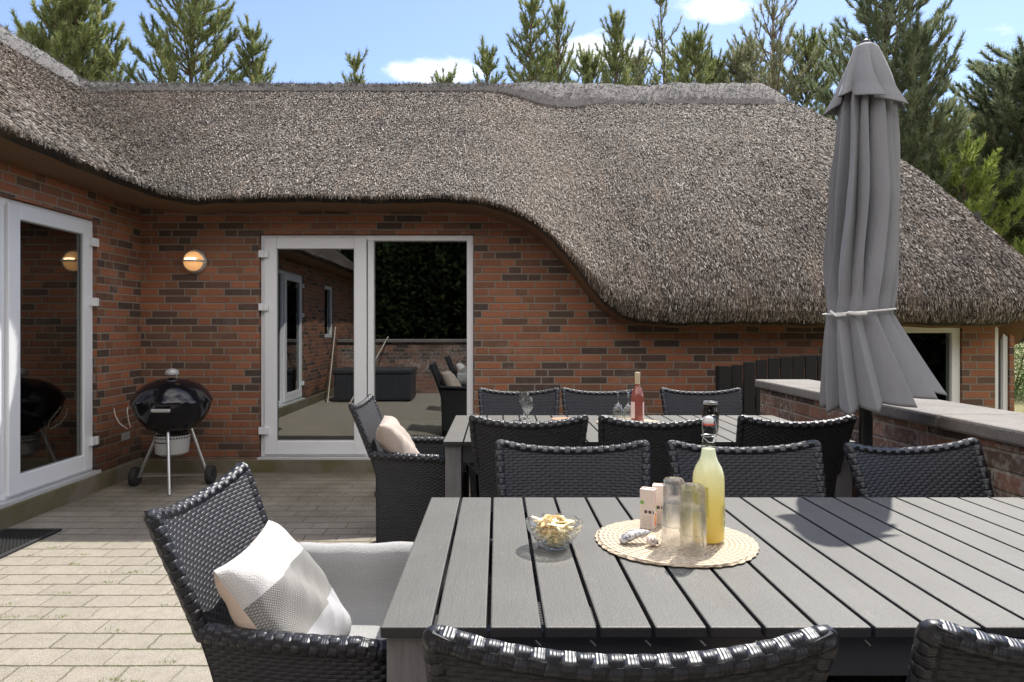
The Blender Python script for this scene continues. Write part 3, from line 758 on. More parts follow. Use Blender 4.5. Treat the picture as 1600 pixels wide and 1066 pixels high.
while gx < 3.42:
    mb = MB(); c = gx+.05; a = 1-((c-2.66)/.80)**2; zt = .95+.12*max(0, a)
    mb.box(gx, gx+.094, 5.62, 5.642, -.45, zt); mb.build('board', M['gate'], gate, bevel=.003); gx += .104
mb = MB(); mb.box(1.86, 1.965, 5.58, 5.68, -.5, .985); mb.build('post', M['gate'], gate, bevel=.004)
mb = MB(); mb.box(3.44, 3.55, 5.58, 5.68, -.5, .985); mb.build('post', M['gate'], gate, bevel=.004)
mb = MB(); mb.box(1.98, 3.42, 5.644, 5.68, .62, .72); mb.box(1.98, 3.42, 5.644, 5.68, -.2, -.1); mb.build('rail', M['gate'], gate)

# ------------------------------------------------------------------ tables
PITCH = .1027
def table(x0, y0, y1, nsl, label):
    t = empty('garden_table', (x0, y0, 0), 0, label, 'table', 'grey slatted garden tables'); D = y1-y0; zt = .74; L = nsl*PITCH
    mb = MB()
    for k in range(nsl):
        mb.box(k*PITCH+.0036, (k+1)*PITCH-.0036, 0, D, zt-.022, zt)
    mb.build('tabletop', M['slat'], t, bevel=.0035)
    mb = MB()
    mb.box(.10, L-.10, .045, .075, .625, .712); mb.box(.10, L-.10, D-.075, D-.045, .625, .712)
    mb.box(.035, .06, .10, D-.10, .625, .712); mb.box(L-.06, L-.035, .10, D-.10, .625, .712)
    mb.box(L*.5-.02, L*.5+.02, .076, D-.076, .66, .714)
    mb.build('apron', M['apron'], t, bevel=.002)
    for lx in (.012, L-.092):
        for ly in (.02, D-.10):
            mb = MB(); mb.box(lx, lx+.08, ly, ly+.08, .0, .7155); mb.build('leg', M['leg_grey'], t, bevel=.003)
    if y0 < 2:
        for k in range(nsl):
            mb = MB(); mb.tube([(k*PITCH+.088, .0035, zt-.026), (k*PITCH+.098, .0035, zt-.036)], .0016, 6); mb.build('sun_streak_pin', M['steel'], t)  # slanted steel pins added in place of sun streaks through the slat gaps
    return t
table(-.222, 1.241, 2.203, 20, 'grey slatted garden table in front, carrying the snack bowl and round mat')
table(-.272, 3.298, 4.307, 20, 'grey slatted garden table at the back, carrying the wine glasses and rosé bottle')

# ------------------------------------------------------------------ rattan armchairs
def bw(z): return interp(z, [.07, .45, .60, .75, .88], [.235, .240, .247, .262, .272])
def by(z): t = max(0, (z-.47)/.41); return .14-.145*t**1.15
def bs(u, z): return (u*bw(z), by(z)-.035*(1-u*u)*sst((z-.1)/.5)*1.0, z)
def ztop(u): return .845+.028*u*u+.010*abs(u)**8
def arm_pt(s, v, z):
    # s side, v 0..1 from back corner to front, returns the mid surface
    zz = (z-.07)/.53
    x0 = bw(min(z, .60)); x = x0+(.040+.012*zz)*math.sin(min(1, v*1.15)*math.pi*.55)
    y = by(min(z, .6))+v*.455
    if v > .86: x -= .05*((v-.86)/.14)**2
    return (s*x, y, z)
def arm_top(v): return .600-.012*v-.02*max(0, v-.8)/.2
def make_chair(label):
    c = empty('rattan_armchair', (0, 0, 0), 0, label, 'armchair', 'black rattan armchairs round the two tables')
    # backrest: thin curved slab
    mb = MB(); nu, nv = 25, 31; th = .013
    for side in (1, -1):
        G = []; U = []
        for i in range(nu):
            u = lerp(-1, 1, i/(nu-1)); G.append([]); U.append([])
            for j in range(nv):
                z = lerp(.07, ztop(u), j/(nv-1)); p = bs(u, z); G[-1].append((p[0], p[1]+side*th, p[2]*1.0)); U[-1].append((p[0], z))
        mb.grid(G, U)
    for i, u in ((0, -1), (0, 1)):
        G = [[(bs(u, lerp(.07, ztop(u), j/(nv-1)))[0], bs(u, lerp(.07, ztop(u), j/(nv-1)))[1]+s_*th, lerp(.07, ztop(u), j/(nv-1))) for j in range(nv)] for s_ in (-1, 1)]
        mb.grid(G, [[(s_*th, lerp(.07, ztop(u), j/(nv-1))) for j in range(nv)] for s_ in (-1, 1)])
    for zf in (lambda u: .07, ztop):
        mb.grid([[(*bs(lerp(-1, 1, i/24), zf(lerp(-1, 1, i/24)))[:1], bs(lerp(-1, 1, i/24), zf(lerp(-1, 1, i/24)))[1]+s_*th, zf(lerp(-1, 1, i/24))) for i in range(25)] for s_ in (-1, 1)])
    back = mb.build('backrest', M['weave'], c, smooth=True, weld=.0002)
    # braided edge: wraps modelled as overlapping swellings on a rolled rim
    def braid(pts, r, parent, name='braided_edge', step=.034):
        pts = [Vector(p) for p in pts]; seg = [0]
        for a, b in zip(pts[:-1], pts[1:]): seg.append(seg[-1]+(b-a).length)
        L = seg[-1]; n = max(8, int(L/.0045)); fine = []
        for i in range(n+1):
            s = L*i/n; k = min(len(seg)-2, max(0, int(np.searchsorted(seg, s, side='right'))-1)); f = (s-seg[k])/(seg[k+1]-seg[k]+1e-9); fine.append(pts[k].lerp(pts[k+1], f))
        mb = MB(); nn = 14; m = len(fine); G = []; U = []
        T = [(fine[min(i+2, m-1)]-fine[max(i-2, 0)]).normalized() for i in range(m)]; nrm = Vector((0, -1, .2))
        for i in range(m):
            nrm = (nrm-T[i]*nrm.dot(T[i])).normalized(); b = T[i].cross(nrm); s = L*i/n; G.append([]); U.append([])
            for k in range(nn+1):
                a = 2*math.pi*k/nn
                lane = int(a/(2*math.pi)*7) % 7; q = (s/step+lane*.5) % 1.0
                rr = r*(1+.085*math.sin(math.pi*q)**.6-.05*(abs(((a/(2*math.pi)*7) % 1)-.5) > .42))
                G[-1].append(tuple(fine[i]+nrm*(rr*math.cos(a))+b*(rr*math.sin(a)))); U[-1].append((a*r, s))
        mb.grid(G, U); mb.add(G[0][:nn], [tuple(range(nn))]); mb.add(G[-1][:nn], [tuple(range(nn))])
        return mb.build(name, M['weave_rim'], parent, smooth=True)
    rim = []
    for j in range(9): z = lerp(.585, ztop(-1)-.014, j/8); rim.append(bs(-1, z))
    for i in range(1, 24): u = lerp(-1, 1, i/24)*.985; z = ztop(u)-.008; rim.append(bs(u, z))
    for j in range(9): z = lerp(ztop(1)-.014, .585, j/8); rim.append(bs(1, z))
    braid(rim, .0172, back)
    for s in (-1, 1):
        mb = MB(); nu, nv = 22, 16
        for side in (1, -1):
            G = []; U = []
            for i in range(nu):
                v = i/(nu-1); G.append([]); U.append([])
                for j in range(nv):
                    z = lerp(.07, arm_top(v), j/(nv-1)); p = arm_pt(s, v, z); G[-1].append((p[0]+side*.012, p[1], z)); U[-1].append((p[1]+(side*.3), z))
            mb.grid(G, U)
        mb.grid([[(arm_pt(s, 1, lerp(.07, arm_top(1), j/15))[0]+q*.012, arm_pt(s, 1, .3)[1]+.0 if False else arm_pt(s, 1, lerp(.07, arm_top(1), j/15))[1], lerp(.07, arm_top(1), j/15)) for j in range(16)] for q in (-1, 1)], [[(q*.012, lerp(.07, .6, j/15)) for j in range(16)] for q in (-1, 1)])
        arm = mb.build('armrest', M['weave'], c, smooth=True)
        braid([arm_pt(s, i/20, arm_top(i/20)-.004) for i in range(21)]+[arm_pt(s, 1, lerp(.56, .40, i/4)) for i in range(1, 5)], .0215, arm)
    # seat and front panel
    mb = MB(); ys, ye = .12, .59
    G = []; U = []
    for i in range(9):
        x = lerp(-.245, .245, i/8); G.append([]); U.append([])
        for j in range(9): y_ = lerp(ys, ye, j/8); G[-1].append((x, y_, .405-.012*(1-(x/.25)**2))); U[-1].append((x, y_))
    mb.grid(G, U)
    mb.box(-.245, .245, ys, ye, .36, .388)
    mb.build('seat', M['weave'], c, smooth=False)
    mb = MB(); G = [[(lerp(-.262, .262, i/8), .595+q, z) for z in (.07, .2, .3, .405)] for i in range(9) for q in (0,)]
    mb.grid(G, [[(lerp(-.262, .262, i/8), z) for z in (.07, .2, .3, .405)] for i in range(9)])
    G = [[(lerp(-.262, .262, i/8), .57, z) for z in (.07, .2, .3, .405)] for i in range(9)]; mb.grid(G, [[(lerp(-.262, .262, i/8), z) for z in (.07, .2, .3, .405)] for i in range(9)])
    mb.build('front_panel', M['weave'], c)
    for (fx, fy) in ((-.22, .15), (.22, .15), (-.245, .565), (.245, .565)):
        mb = MB(); mb.lathe([(.001, 0), (.016, 0), (.018, .01), (.018, .08), (.001, .085)], 12, (fx, fy, 0)); mb.build('foot', M['foot'], c)
    return c
proto = make_chair('x')
def kids_of(o): return [k for k in bpy.data.objects if k.parent == o]
def reg(o):
    KIDS[o.name] = kids_of(o)
    for k in KIDS[o.name]: reg(k)
reg(proto)
def copy_known(o, parent=None):
    c = o.copy(); C.collection.objects.link(c); c.parent = parent
    for ch in KIDS.get(o.name, []): copy_known(ch, c)
    return c
R = math.radians
chairs = [  # x, y of the back's top edge, rotation, label
    (.19, .918, 0, 'rattan armchair cut by the bottom edge, its back turned to us at the near table'),
    (.885, .93, R(-2), 'rattan armchair in the bottom right corner, cut off by both frame edges'),
    (-.787, 1.785, R(-90), 'rattan armchair at the left end of the near table with striped cushion and throw'),
    (.282, 2.467, R(180), 'rattan armchair behind the snack bowl, facing us across the near table'),
    (.912, 2.467, R(181), 'rattan armchair behind the yellow bottle, facing us across the near table'),
    (1.535, 2.47, R(190), 'rattan armchair turned slightly beside the garden wall, facing us across the front table'),
    (-.80, 3.96, R(-90), 'rattan armchair at the left end of the back table with a plain beige cushion'),
    (.150, 3.2, 0, 'rattan armchair with its back to us at the back table, leftmost of its three'),
    (.765, 3.2, 0, 'rattan armchair with its back to us, in front of the rosé bottle'),
    (1.445, 3.2, R(2), 'rattan armchair with its back to us at the back table, next to the parasol pole'),
    (.150, 4.69, R(180), 'rattan armchair against the glass door side, beyond the two upright wine glasses'),
    (.745, 4.69, R(180), 'rattan armchair beyond the back table, behind the upturned wine glasses'),
    (1.435, 4.69, R(180), 'rattan armchair beyond the back table nearest the black gate'),
]
for i, (x, y, rz, lb) in enumerate(chairs):
    o = proto if i == 0 else copy_known(proto)
    jx = ((i*37) % 11-5)/5; o.location = (x+.006*jx, y-.004*jx, 0); o.rotation_euler = (0, 0, rz+R(1.1*jx if i > 2 else 0)); o['label'] = lb

# ------------------------------------------------------------------ cushions and throw
def cushion(name, mat, label, size, th, loc, rot, seed=1):
    rn = random.Random(seed); mb = MB(); n = 40; h = size/2
    for sgn in (1, -1):
        G = []
        for i in range(n+1):
            G.append([])
            for j in range(n+1):
                a = lerp(-1, 1, i/n); b = lerp(-1, 1, j/n)
                prof = max(0, (1-a**4)*(1-b**4))**.5
                pin = 1-.075*(1-abs(a)**2)*(abs(b)**2)-.0; pin2 = 1-.075*(1-abs(b)**2)*(abs(a)**2)
                z = sgn*th/2*prof*(1+.10*math.sin(a*4+seed)*math.cos(b*3+seed*2)) + .008*math.sin(a*6+b*5+seed)*prof
                crease = .004*math.sin(14*(a-b)+seed)*math.exp(-((a+b)*1.3)**2)
                G[-1].append((a*h*pin2, b*h*pin, z+crease*prof))
        mb.grid(G, None, flip=(sgn < 0))
    o = mb.build(name, mat, None, smooth=True, weld=.0005, recalc=False); o.location = loc; o.rotation_euler = rot
    return tag(o, label, 'cushion')
def basis(o, xax, yax, loc):
    x = Vector(xax).normalized(); y = Vector(yax); y = (y-x*y.dot(x)).normalized(); z = x.cross(y)
    o.matrix_world = Matrix(((x.x, y.x, z.x, loc[0]), (x.y, y.y, z.y, loc[1]), (x.z, y.z, z.z, loc[2]), (0, 0, 0, 1)))
o = cushion('cushion', M['stripe'], 'white cushion with grey woven bands leaning in the near left armchair', .395, .14, (0, 0, 0), (0, 0, 0), 3)
basis(o, (-.03, 1, 0.0), (-.235, .02, .335), (-.53, 1.695, .592))
o = cushion('cushion', M['velvet'], 'plain beige velvet cushion in the armchair at the back table', .40, .14, (0, 0, 0), (0, 0, 0), 5)
basis(o, (-.10, 1, 0.0), (-.21, -.0, .335), (-.565, 3.88, .60))
mb = MB(); G = []
for i in range(33):
    v = i/32; x = lerp(-.62, -.14, v); G.append([])
    prof = [(1.74, .425), (1.82, .428), (1.90, .432), (1.96, .445), (1.995, .48), (2.005, .53), (2.010, .58), (2.018, .612), (2.035, .630), (2.058, .634), (2.08, .622), (2.092, .59), (2.095, .53), (2.094, .46)]
    for j, (dy, z) in enumerate(prof):
        wv = .0035*math.sin(v*7+j*.25)+.002*math.sin(v*21+j*.12)*sst(j/4)
        yo = .035*math.sin(min(1, v*1.15)*math.pi*.55)*(1 if j > 2 else .3)
        G[-1].append((x+.01*math.sin(j*.8), dy+yo+wv, z+wv*.5-(.012*v)))
mb.grid(G); th_ = mb.build('throw', M['linen'], None, smooth=True)
th_.modifiers.new('thick', 'SOLIDIFY').thickness = .006
tag(th_, 'pale linen throw draped over the far arm of the near left armchair', 'throw')

# ------------------------------------------------------------------ parasol
UX, UY = 1.572, 2.84
par = empty('parasol', (UX, UY, 0), 0, 'closed grey parasol tied with a white cord between the two tables', 'parasol')
def rot_noise(th, k): return th+.22*math.sin(2*th+1.1+k)+.12*math.sin(3*th+.3*k)
def fold(th, k, p=.75, N=9):
    # pleats of unequal width, each leaning over to one side
    a = (rot_noise(th, k)*N/(2*math.pi)) % 1.0; i = int(rot_noise(th, k)*N/(2*math.pi)) % N
    pk = .30+.40*((i*.618+.2*k) % 1.0); v = a/pk if a < pk else (1-a)/(1-pk)
    v = max(0.0, v); amp = .72+.28*((i*.37+.1) % 1.0)
    return (math.sin(v*math.pi/2)**(p*1.25))*amp
TIEZ = pz(487, UY)
def pleat(phi, N, k, seed=0.0):
    """returns (w, index, phase): knife pleats with unequal widths and heights"""
    q = (phi+.16*math.sin(2*phi+1.1+k)+.10*math.sin(3*phi+.3*k))*N/(2*math.pi); i = int(math.floor(q)) % N; a = q-math.floor(q)
    pk = .52+.26*((i*.618+seed) % 1.0)
    v = a/pk if a < pk else (1-a)/(1-pk)
    v = max(0., min(1., v)); v = v*.80+.20*math.sin(v*math.pi/2)
    return v*(.74+.26*((i*.37+.1+seed) % 1.0)), i, a
def canopy():
    mb = MB(); n = 480; z1, z0 = 2.37, pz(628, UY); nz = 100; G = []; N = 13
    for i in range(n):
        th = 2*math.pi*i/n; row = []; hs = .5+.5*math.sin(th*2+.6)
        for j in range(nz+1):
            t = j/nz; z = lerp(z1, z0, t); w, pi_, ph = pleat(th, N, 0.0, .21)
            if z > TIEZ:
                s = (z1-z)/(z1-TIEZ); R_ = interp(s, [0, .12, .5, .85, .97, 1.0], [.080, .118, .152, .154, .140, .132]); A = interp(s, [0, .15, .6, .93, 1], [.30, .50, .58, .36, .20])
                dr = .05*math.sin(pi_*2.3+s*5.0)*sst(s*3)*sst((1-s)*5)      # creases wander down the cloth
                r = R_*(1-A+A*w)*(1+dr)+.0035*math.sin(9*th+11*s+pi_)*sst((1-s)*6); sk = .62*w*math.sin(math.pi*min(1, s*1.05))*2*math.pi/N
                x = .01-.035*s+r*math.cos(th+sk); y = r*math.sin(th+sk)*.92
            else:
                s = (TIEZ-z)/(TIEZ-z0); R_ = lerp(.132, .258, s**.85); A = interp(s, [0, .15, 1], [.20, .32, .27])
                r = R_*(1-A+A*w); sk = .30*w*s*2*math.pi/N
                x = -.03+.078*s+(r*math.cos(th+sk))*(1+.10*s*math.cos(th)); y = r*math.sin(th+sk)*.85
                z = z+s**2*(.045*math.cos(th)+.030*(1-w)-.005)
            row.append((x, y, z))
        G.append(row)
    mb.grid(G, None, True)
    o = mb.build('canopy', M['umbrella'], par, smooth=True, recalc=True)
    m_ = o.modifiers.new('thick', 'SOLIDIFY'); m_.thickness = .0025
    mb = MB(); G = []; N = 7
    for i in range(420):
        th = 2*math.pi*i/420; row = []; w, pi_, ph = pleat(th+.9, N, .7, .55)
        for j in range(36):
            t = j/35; R_ = interp(t, [0, .05, .18, .45, .75, 1], [.026, .048, .066, .100, .132, .170]); A = interp(t, [0, .2, 1], [.02, .20, .46])
            r = R_*(1-A+A*w); sk = .55*w*t*2*math.pi/N; z = lerp(2.512, 2.235, t)+.035*t*t*(1-w)+.018*t*math.sin(pi_*1.9)-.012*math.cos(th)*t
            row.append((r*math.cos(th+sk), r*math.sin(th+sk)*.95, z))
        G.append(row)
    mb.grid(G, None, True); o = mb.build('vent_cap', M['umbrella'], par, smooth=True)
    o.modifiers.new('thick', 'SOLIDIFY').thickness = .0025
    mb = MB(); mb.lathe([(.001, 2.532), (.012, 2.53), (.02, 2.52), (.02, 2.505), (.001, 2.5)], 16); mb.build('finial', M['pole'], par, smooth=True)
    mb = MB(); pts = []
    for i in range(49):
        th = 2*math.pi*i/48; pts.append((-.03+.139*math.cos(th), .128*math.sin(th), TIEZ+.012*math.cos(th)))
    mb.tube(pts, .0038, 6, False)
    mb.tube([(-.12, -.085, TIEZ-.008), (-.10, -.125, TIEZ-.012), (-.07, -.134, TIEZ-.010)], .008, 6)
    mb.tube([(-.165, -.03, TIEZ-.0), (-.155, -.06, TIEZ-.02), (-.13, -.09, TIEZ-.014)], .006, 6)
    mb.build('tie_cord', M['cord'], par, smooth=True)
    mb = MB(); mb.tube([(0, 0, .03), (0, 0, 2.50)], .0265, 16); mb.build('pole', M['pole'], par, smooth=True)
    mb = MB(); mb.lathe([(.001, .0), (.24, 0), (.25, .012), (.24, .045), (.06, .06), (.04, .07), (.036, .22), (.001, .22)], 36); mb.build('base', M['box_dark'], par, smooth=True)
canopy()

# ------------------------------------------------------------------ things on the near table
ZT = .7405
bw_ = (px(866, 1.70), 1.70)
bowl = MB(); bowl.lathe([(.0005, .0), (.030, .0), (.034, .003), (.052, .022), (.068, .045), (.0735, .066), (.0715, .067), (.0655, .046), (.050, .025), (.030, .007), (.0005, .006)], 48)
o = bowl.build('glass_bowl', M['thin_glass'], None, smooth=True); o.location = (*bw_, ZT); tag(o, 'small clear glass bowl filled with pale cheese strips', 'bowl')
M['cheese'] = plain('pale_cheese', (.86, .76, .50), 0.55, var=0.12, scale=80); M['cheese2'] = plain('golden_cheese', (.84, .62, .30), 0.5, var=0.15, scale=80)
strips = []
for v in range(4):
    mb = MB(); cu = (v-1.5)*.006; G = []
    for i in range(8):
        t = i/7; x = lerp(-.020, .020, t); z = cu*math.sin(t*math.pi)*.7; y = .002*math.sin(t*5+v)
        G.append([(x, y-.0042, z-.0016), (x, y+.0042, z-.0016), (x, y+.0042, z+.0016), (x, y-.0042, z+.0016), (x, y-.0042, z-.0016)])
    mb.grid(G); mb.add(G[0][:4], [(0, 1, 2, 3)]); mb.add(G[-1][:4], [(0, 1, 2, 3)]); strips.append(mb)
rn = random.Random(11); protos = []
for v in range(4): protos.append(strips[v].build('cheese_strip', M['cheese'] if v < 3 else M['cheese2'], None))
for k in range(130):
    o = protos[k] if k < 4 else protos[k % 4].copy()
    if k >= 4: C.collection.objects.link(o)
    z = .012+.052*((k/130)**.8); rad = (.012+.50*z)*math.sqrt(rn.random()); a = rn.uniform(0, 6.28)
    zz = z+(.014*(1-rad/.05) if k > 95 else 0)
    o.location = (bw_[0]+rad*math.cos(a), bw_[1]+rad*math.sin(a), ZT+zz); o.rotation_euler = (rn.uniform(-.5, .5), rn.uniform(-.16, .16), rn.uniform(0, 3.14))
    tag(o, 'pale yellow cheese strip heaped in the small glass bowl', 'snack', 'cheese strips in the glass bowl')
def mat_(loc, label, r=.20):
    mb = MB(); P_ = []; n = 120
    for i in range(n):
        a = 2*math.pi*i/n; w = .0022*math.sin(a*37)+.002*math.sin(a*5+1)
        P_.append([((r+w)*q*math.cos(a)*1.03, (r+w)*q*math.sin(a)*.97, z) for q, z in ((.001, .0), (.97, .0), (1.0, .004), (.985, .0085), (.94, .0095), (.6, .009), (.3, .0095), (.001, .0095))])
    mb.grid(P_, None, True); o = mb.build('round_placemat', M['jute'], None, smooth=True); o.location = loc; return tag(o, label, 'placemat', 'round jute placemats')
mat_((px(1055, 1.733), 1.733, ZT), 'round plaited jute placemat under the yellow bottle and upturned glasses')
mat_((.775, 3.93, ZT), 'round plaited jute placemat on the back table beside the rosé bottle', .185)
ZM = ZT+.0098
# yellow swing-top bottle
def bottle_parts(root, outer, liquid, H_):
    mb = MB(); mb.lathe(outer, 40); g = mb.build('bottle_glass', M['bottle_glass'], root, smooth=True)
    mb = MB(); mb.lathe(liquid, 40); mb.build('drink', M['lemon'], root, smooth=True)
M['bottle_glass'] = glass_material('clear_bottle_glass', 0.03, 1.4, (.95, .97, .93))
def lemon():
    m, t, b = new_mat('cloudy_lemon_drink'); nt = m.node_tree; x, y, z = t.xyz(t.coord())
    c = t.ramp(z/0.28, [(0.0, (.97, .78, .24)), (0.40, (.97, .85, .38)), (0.60, (.95, .90, .62)), (0.80, (.86, .88, .74)), (1.0, (.76, .80, .72))])
    setc(t, b, c, 0.35); tl = t.n('ShaderNodeBsdfTranslucent'); t.link(c, tl.inputs[0]); mx = t.n('ShaderNodeMixShader'); mx.inputs[0].default_value = .5
    t.link(b.outputs[0], mx.inputs[1]); t.link(tl.outputs[0], mx.inputs[2]); t.link(mx.outputs[0], nt.nodes['Material Output'].inputs[0]); return m
M['lemon'] = lemon()
bt = empty('swing_top_bottle', (px(1107, 1.715), 1.715, ZM), 0, 'clear swing-top bottle of cloudy yellow lemonade on the jute placemat', 'bottle')
outer = [(.001, .001), (.036, .001), (.041, .006), (.0418, .02), (.0418, .165), (.0405, .184), (.0345, .203), (.0250, .220), (.0205, .235), (.0180, .255), (.0150, .275), (.0140, .300), (.0165, .304), (.0165, .314), (.0135, .317), (.0125, .322)]
bt.scale = (.97, .97, .945)
bottle_parts(bt, outer, [(.001, .004), (.035, .004), (.0398, .009), (.0405, .165), (.0392, .183), (.0332, .202), (.0237, .219), (.0192, .234), (.0168, .252), (.001, .254)], .33)
mb = MB(); mb.lathe([(.001, .318), (.011, .318), (.0135, .322), (.0135, .330), (.010, .338), (.001, .340)], 24); mb.build('stopper', plain('white_ceramic', (.8, .8, .78), .25, var=.03), bt, smooth=True)
mb = MB(); mb.lathe([(.0125, .3155), (.0145, .316), (.0150, .319), (.0125, .3205)], 24); mb.build('rubber_ring', plain('red_rubber', (.6, .09, .05), .5), bt, smooth=True)
mb = MB()
for s in (-1, 1): mb.tube([(s*.004, 0, .341), (s*.016, -.002, .333), (s*.0185, -.006, .31), (s*.018, -.010, .285), (s*.017, -.004, .27)], .0012, 6)
mb.tube([(.0185*math.cos(a), .0185*math.sin(a), .287) for a in np.linspace(0, 6.283, 25)], .0013, 6, False); mb.tube([(-.018, -.010, .285), (-.006, -.020, .272), (.006, -.020, .272), (.018, -.010, .285)], .0013, 6)
mb.build('wire_bail', M['steel'], bt, smooth=True)
def label_mat(name, base, ink, kind):
    m, t, b = new_mat(name); u, v, _ = t.xyz(t.coord('UV'))
    if kind == 'lines':
        ln = ((v*34.0).fract()).lt(.42)*t.noise(t.vec(u*60.0, (v*34.0).floor()*3.0), 1.0, 2).gt(.45)*u.gt(.12)*u.lt(.88)*v.gt(.42)*v.lt(.92)
        bc = (t.white(t.vec((u*40.0).floor(), 0.0)).gt(.45))*v.gt(.08)*v.lt(.30)*u.gt(.2)*u.lt(.8); f = ln.max(bc)
    else: f = t.noise(t.vec(u*4.0, v*9.0), 2.0, 2).gt(.62)
    setc(t, b, t.mix(f, base, ink), .5); return m
def wrap(root, name, r, a0, a1, z0, z1, mat):
    mb = MB(); G = []; U = []
    for i in range(13): a = lerp(a0, a1, i/12); G.append([(r*math.cos(a), r*math.sin(a), z0), (r*math.cos(a), r*math.sin(a), z1)]); U.append([(i/12, 0), (i/12, 1)])
    mb.grid(G, U); mb.build(name, mat, root, smooth=True, recalc=False)
wrap(bt, 'front_label', .0423, R(172), R(252), .075, .155, label_mat('olive_label', (.62, .54, .16), (.34, .30, .10), 'plain'))
wrap(bt, 'back_label', .0423, R(-55), R(8), .045, .105, label_mat('olive_small_label', (.66, .60, .24), (.16, .16, .12), 'lines'))
# upturned tumblers, stacked in pairs
def tumbler(loc, label, sc=1.0):
    mb = MB(); h = .118; ro, ri = .0315*sc, .024*sc       # rim down
    prof = [(ro, 0), (ro+.0012, .002), (ro+.0006, .006), (ro-.0015, .012), (ro-.0005, .030), (lerp(ro, ri, .55), .062), (lerp(ro, ri, .6)+.0008, .066), (ri+.0035, .098), (ri+.0035, h-.012), (ri+.0015, h-.003), (ri-.001, h), (.001, h-.002), (.001, h-.012), (ri-.002, h-.013), (lerp(ro, ri, .6)-.0022, .066), (ro-.003, .03), (ro-.0022, 0), (ro, 0)]
    mb.lathe(prof, 32); o = mb.build('tumbler', M['relief_glass'], None, smooth=True); o.location = loc
    return tag(o, label, 'glass', 'upturned tumblers stacked on the placemat')
g1 = (px(1053, 1.69), 1.69); g2 = (px(1083, 1.625), 1.625)
tumbler((*g1, ZM), 'lower upturned tumbler of the stack next to the drink cartons'); tumbler((*g1, ZM+.048), 'upper upturned tumbler of the stack next to the drink cartons', .985)
tumbler((*g2, ZM), 'lower upturned tumbler of the stack in front of the yellow bottle', 1.05); tumbler((*g2, ZM+.048), 'upper upturned tumbler of the stack in front of the yellow bottle', 1.03)
def carton_mat():
    m, t, b = new_mat('printed_carton'); x, y, z = t.xyz(t.coord()); g = t.n('ShaderNodeTexCoord'); nx, ny, nz = t.xyz(g.outputs['Normal'])
    base = (.70, .60, .54); c = t.mix(t.noise(t.coord(), 50.0, 2), (.66, .55, .49), (.76, .67, .61))
    front = ny.lt(-.5); right = nx.gt(.5)
    sq = (((x+.02)/.0115).fract()-.5).abs().lt(.36)*x.gt(-.009)*((z-.047).abs().lt(.0042))*front; c = t.mix(sq, c, (.06, .04, .06))
    leafm = ((x+.013)*(x+.013)*1.0+(z-.072)*(z-.072)).lt(.00003)*front; c = t.mix(leafm, c, (.20, .38, .07))
    ln = ((z*260.0).fract().lt(.45))*z.gt(.006)*z.lt(.036)*x.abs().lt(.015)*front*t.noise(t.vec(x*500.0, (z*260.0).floor()), 1.0, 1).gt(.45); c = t.mix(ln*.6, c, (.30, .22, .18))
    fl = ((y*y)*1.0+(z-.024)*(z-.024)*.35).lt(.00013)*right; c = t.mix(fl, c, t.mix(t.noise(t.coord(), 120.0, 2).gt(.5), (.75, .16, .05), (.85, .42, .12)))
    tx = ((z*170.0).fract().lt(.55))*z.gt(.058)*z.lt(.098)*y.abs().lt(.011)*t.noise(t.vec(y*420.0, (z*170.0).floor()), 1.0, 1).gt(.47)*right; c = t.mix(tx*.8, c, (.62, .16, .10))
    lf = ((y-.008)*(y-.008)+(z-.052)*(z-.052)*.5).lt(.00003)*right; c = t.mix(lf, c, (.25, .42, .08))
    setc(t, b, c, .45); return m
M['carton'] = carton_mat()
def carton(loc, rz, label):
    mb = MB(); mb.box(-.0195, .0195, -.0155, .0155, 0, .108); mb.box(-.0192, .0192, -.001, .001, .108, .1105)
    o = mb.build('drink_carton', M['carton'], None, bevel=.0015); o.location = loc; o.rotation_euler = (0, 0, rz); return tag(o, label, 'carton', 'small drink cartons on the placemat')
carton((px(1013, 1.83), 1.83, ZM), R(-28), 'small pale drink carton, the front one, with orange flame-like print')
carton((px(1031, 1.875), 1.875, ZM), R(-20), 'small pale drink carton half hidden behind the front carton and a tumbler')
# shells
def shell_mat():
    m, t, b = new_mat('blue_grey_mussel'); n = t.noise(t.coord(), 130.0, 4, .7); c = t.ramp(n, [(.42, (.10, .12, .17)), (.52, (.55, .53, .50)), (.7, (.72, .68, .62))]); setc(t, b, c, .4, normal=t.bump(n, .003)); return m
mb = MB(); G = []
for i in range(25):
    t = i/24; wd = .017*math.sin(math.pi*t**.7)**.7+.0005; G.append([])
    for k in range(17): a = 2*math.pi*k/16; G[-1].append((lerp(-.045, .045, t), wd*math.cos(a), .010*math.sin(math.pi*t)+wd*.62*math.sin(a)))
mb.grid(G); o = mb.build('mussel_shell', shell_mat(), None, smooth=True); o.location = (px(993, 1.70), 1.70, ZM+.014); o.rotation_euler = (.1, -.22, R(14)); tag(o, 'grey speckled mussel shell leaning on the snail shell', 'shell')
mb = MB(); G = []
for i in range(70):
    t = i/69; a = t*14; rr = .0145*(1-t*.80); cx = rr*.35; G.append([])
    for k in range(11): b = 2*math.pi*k/10; q = cx+rr*.65+.0*1; G[-1].append(((.010*(1-t)+rr*.58*math.cos(b))*math.cos(a), (.010*(1-t)+rr*.58*math.cos(b))*math.sin(a), t*.020+rr*.58*math.sin(b)))
mb.grid(G); o = mb.build('snail_shell', plain('pinkish_shell', (.55, .46, .42), .4, var=.2, scale=90), None, smooth=True); o.location = (px(1018, 1.675), 1.675, ZM+.010); o.rotation_euler = (R(50), R(15), 0); tag(o, 'small round pinkish snail shell on the placemat', 'shell')

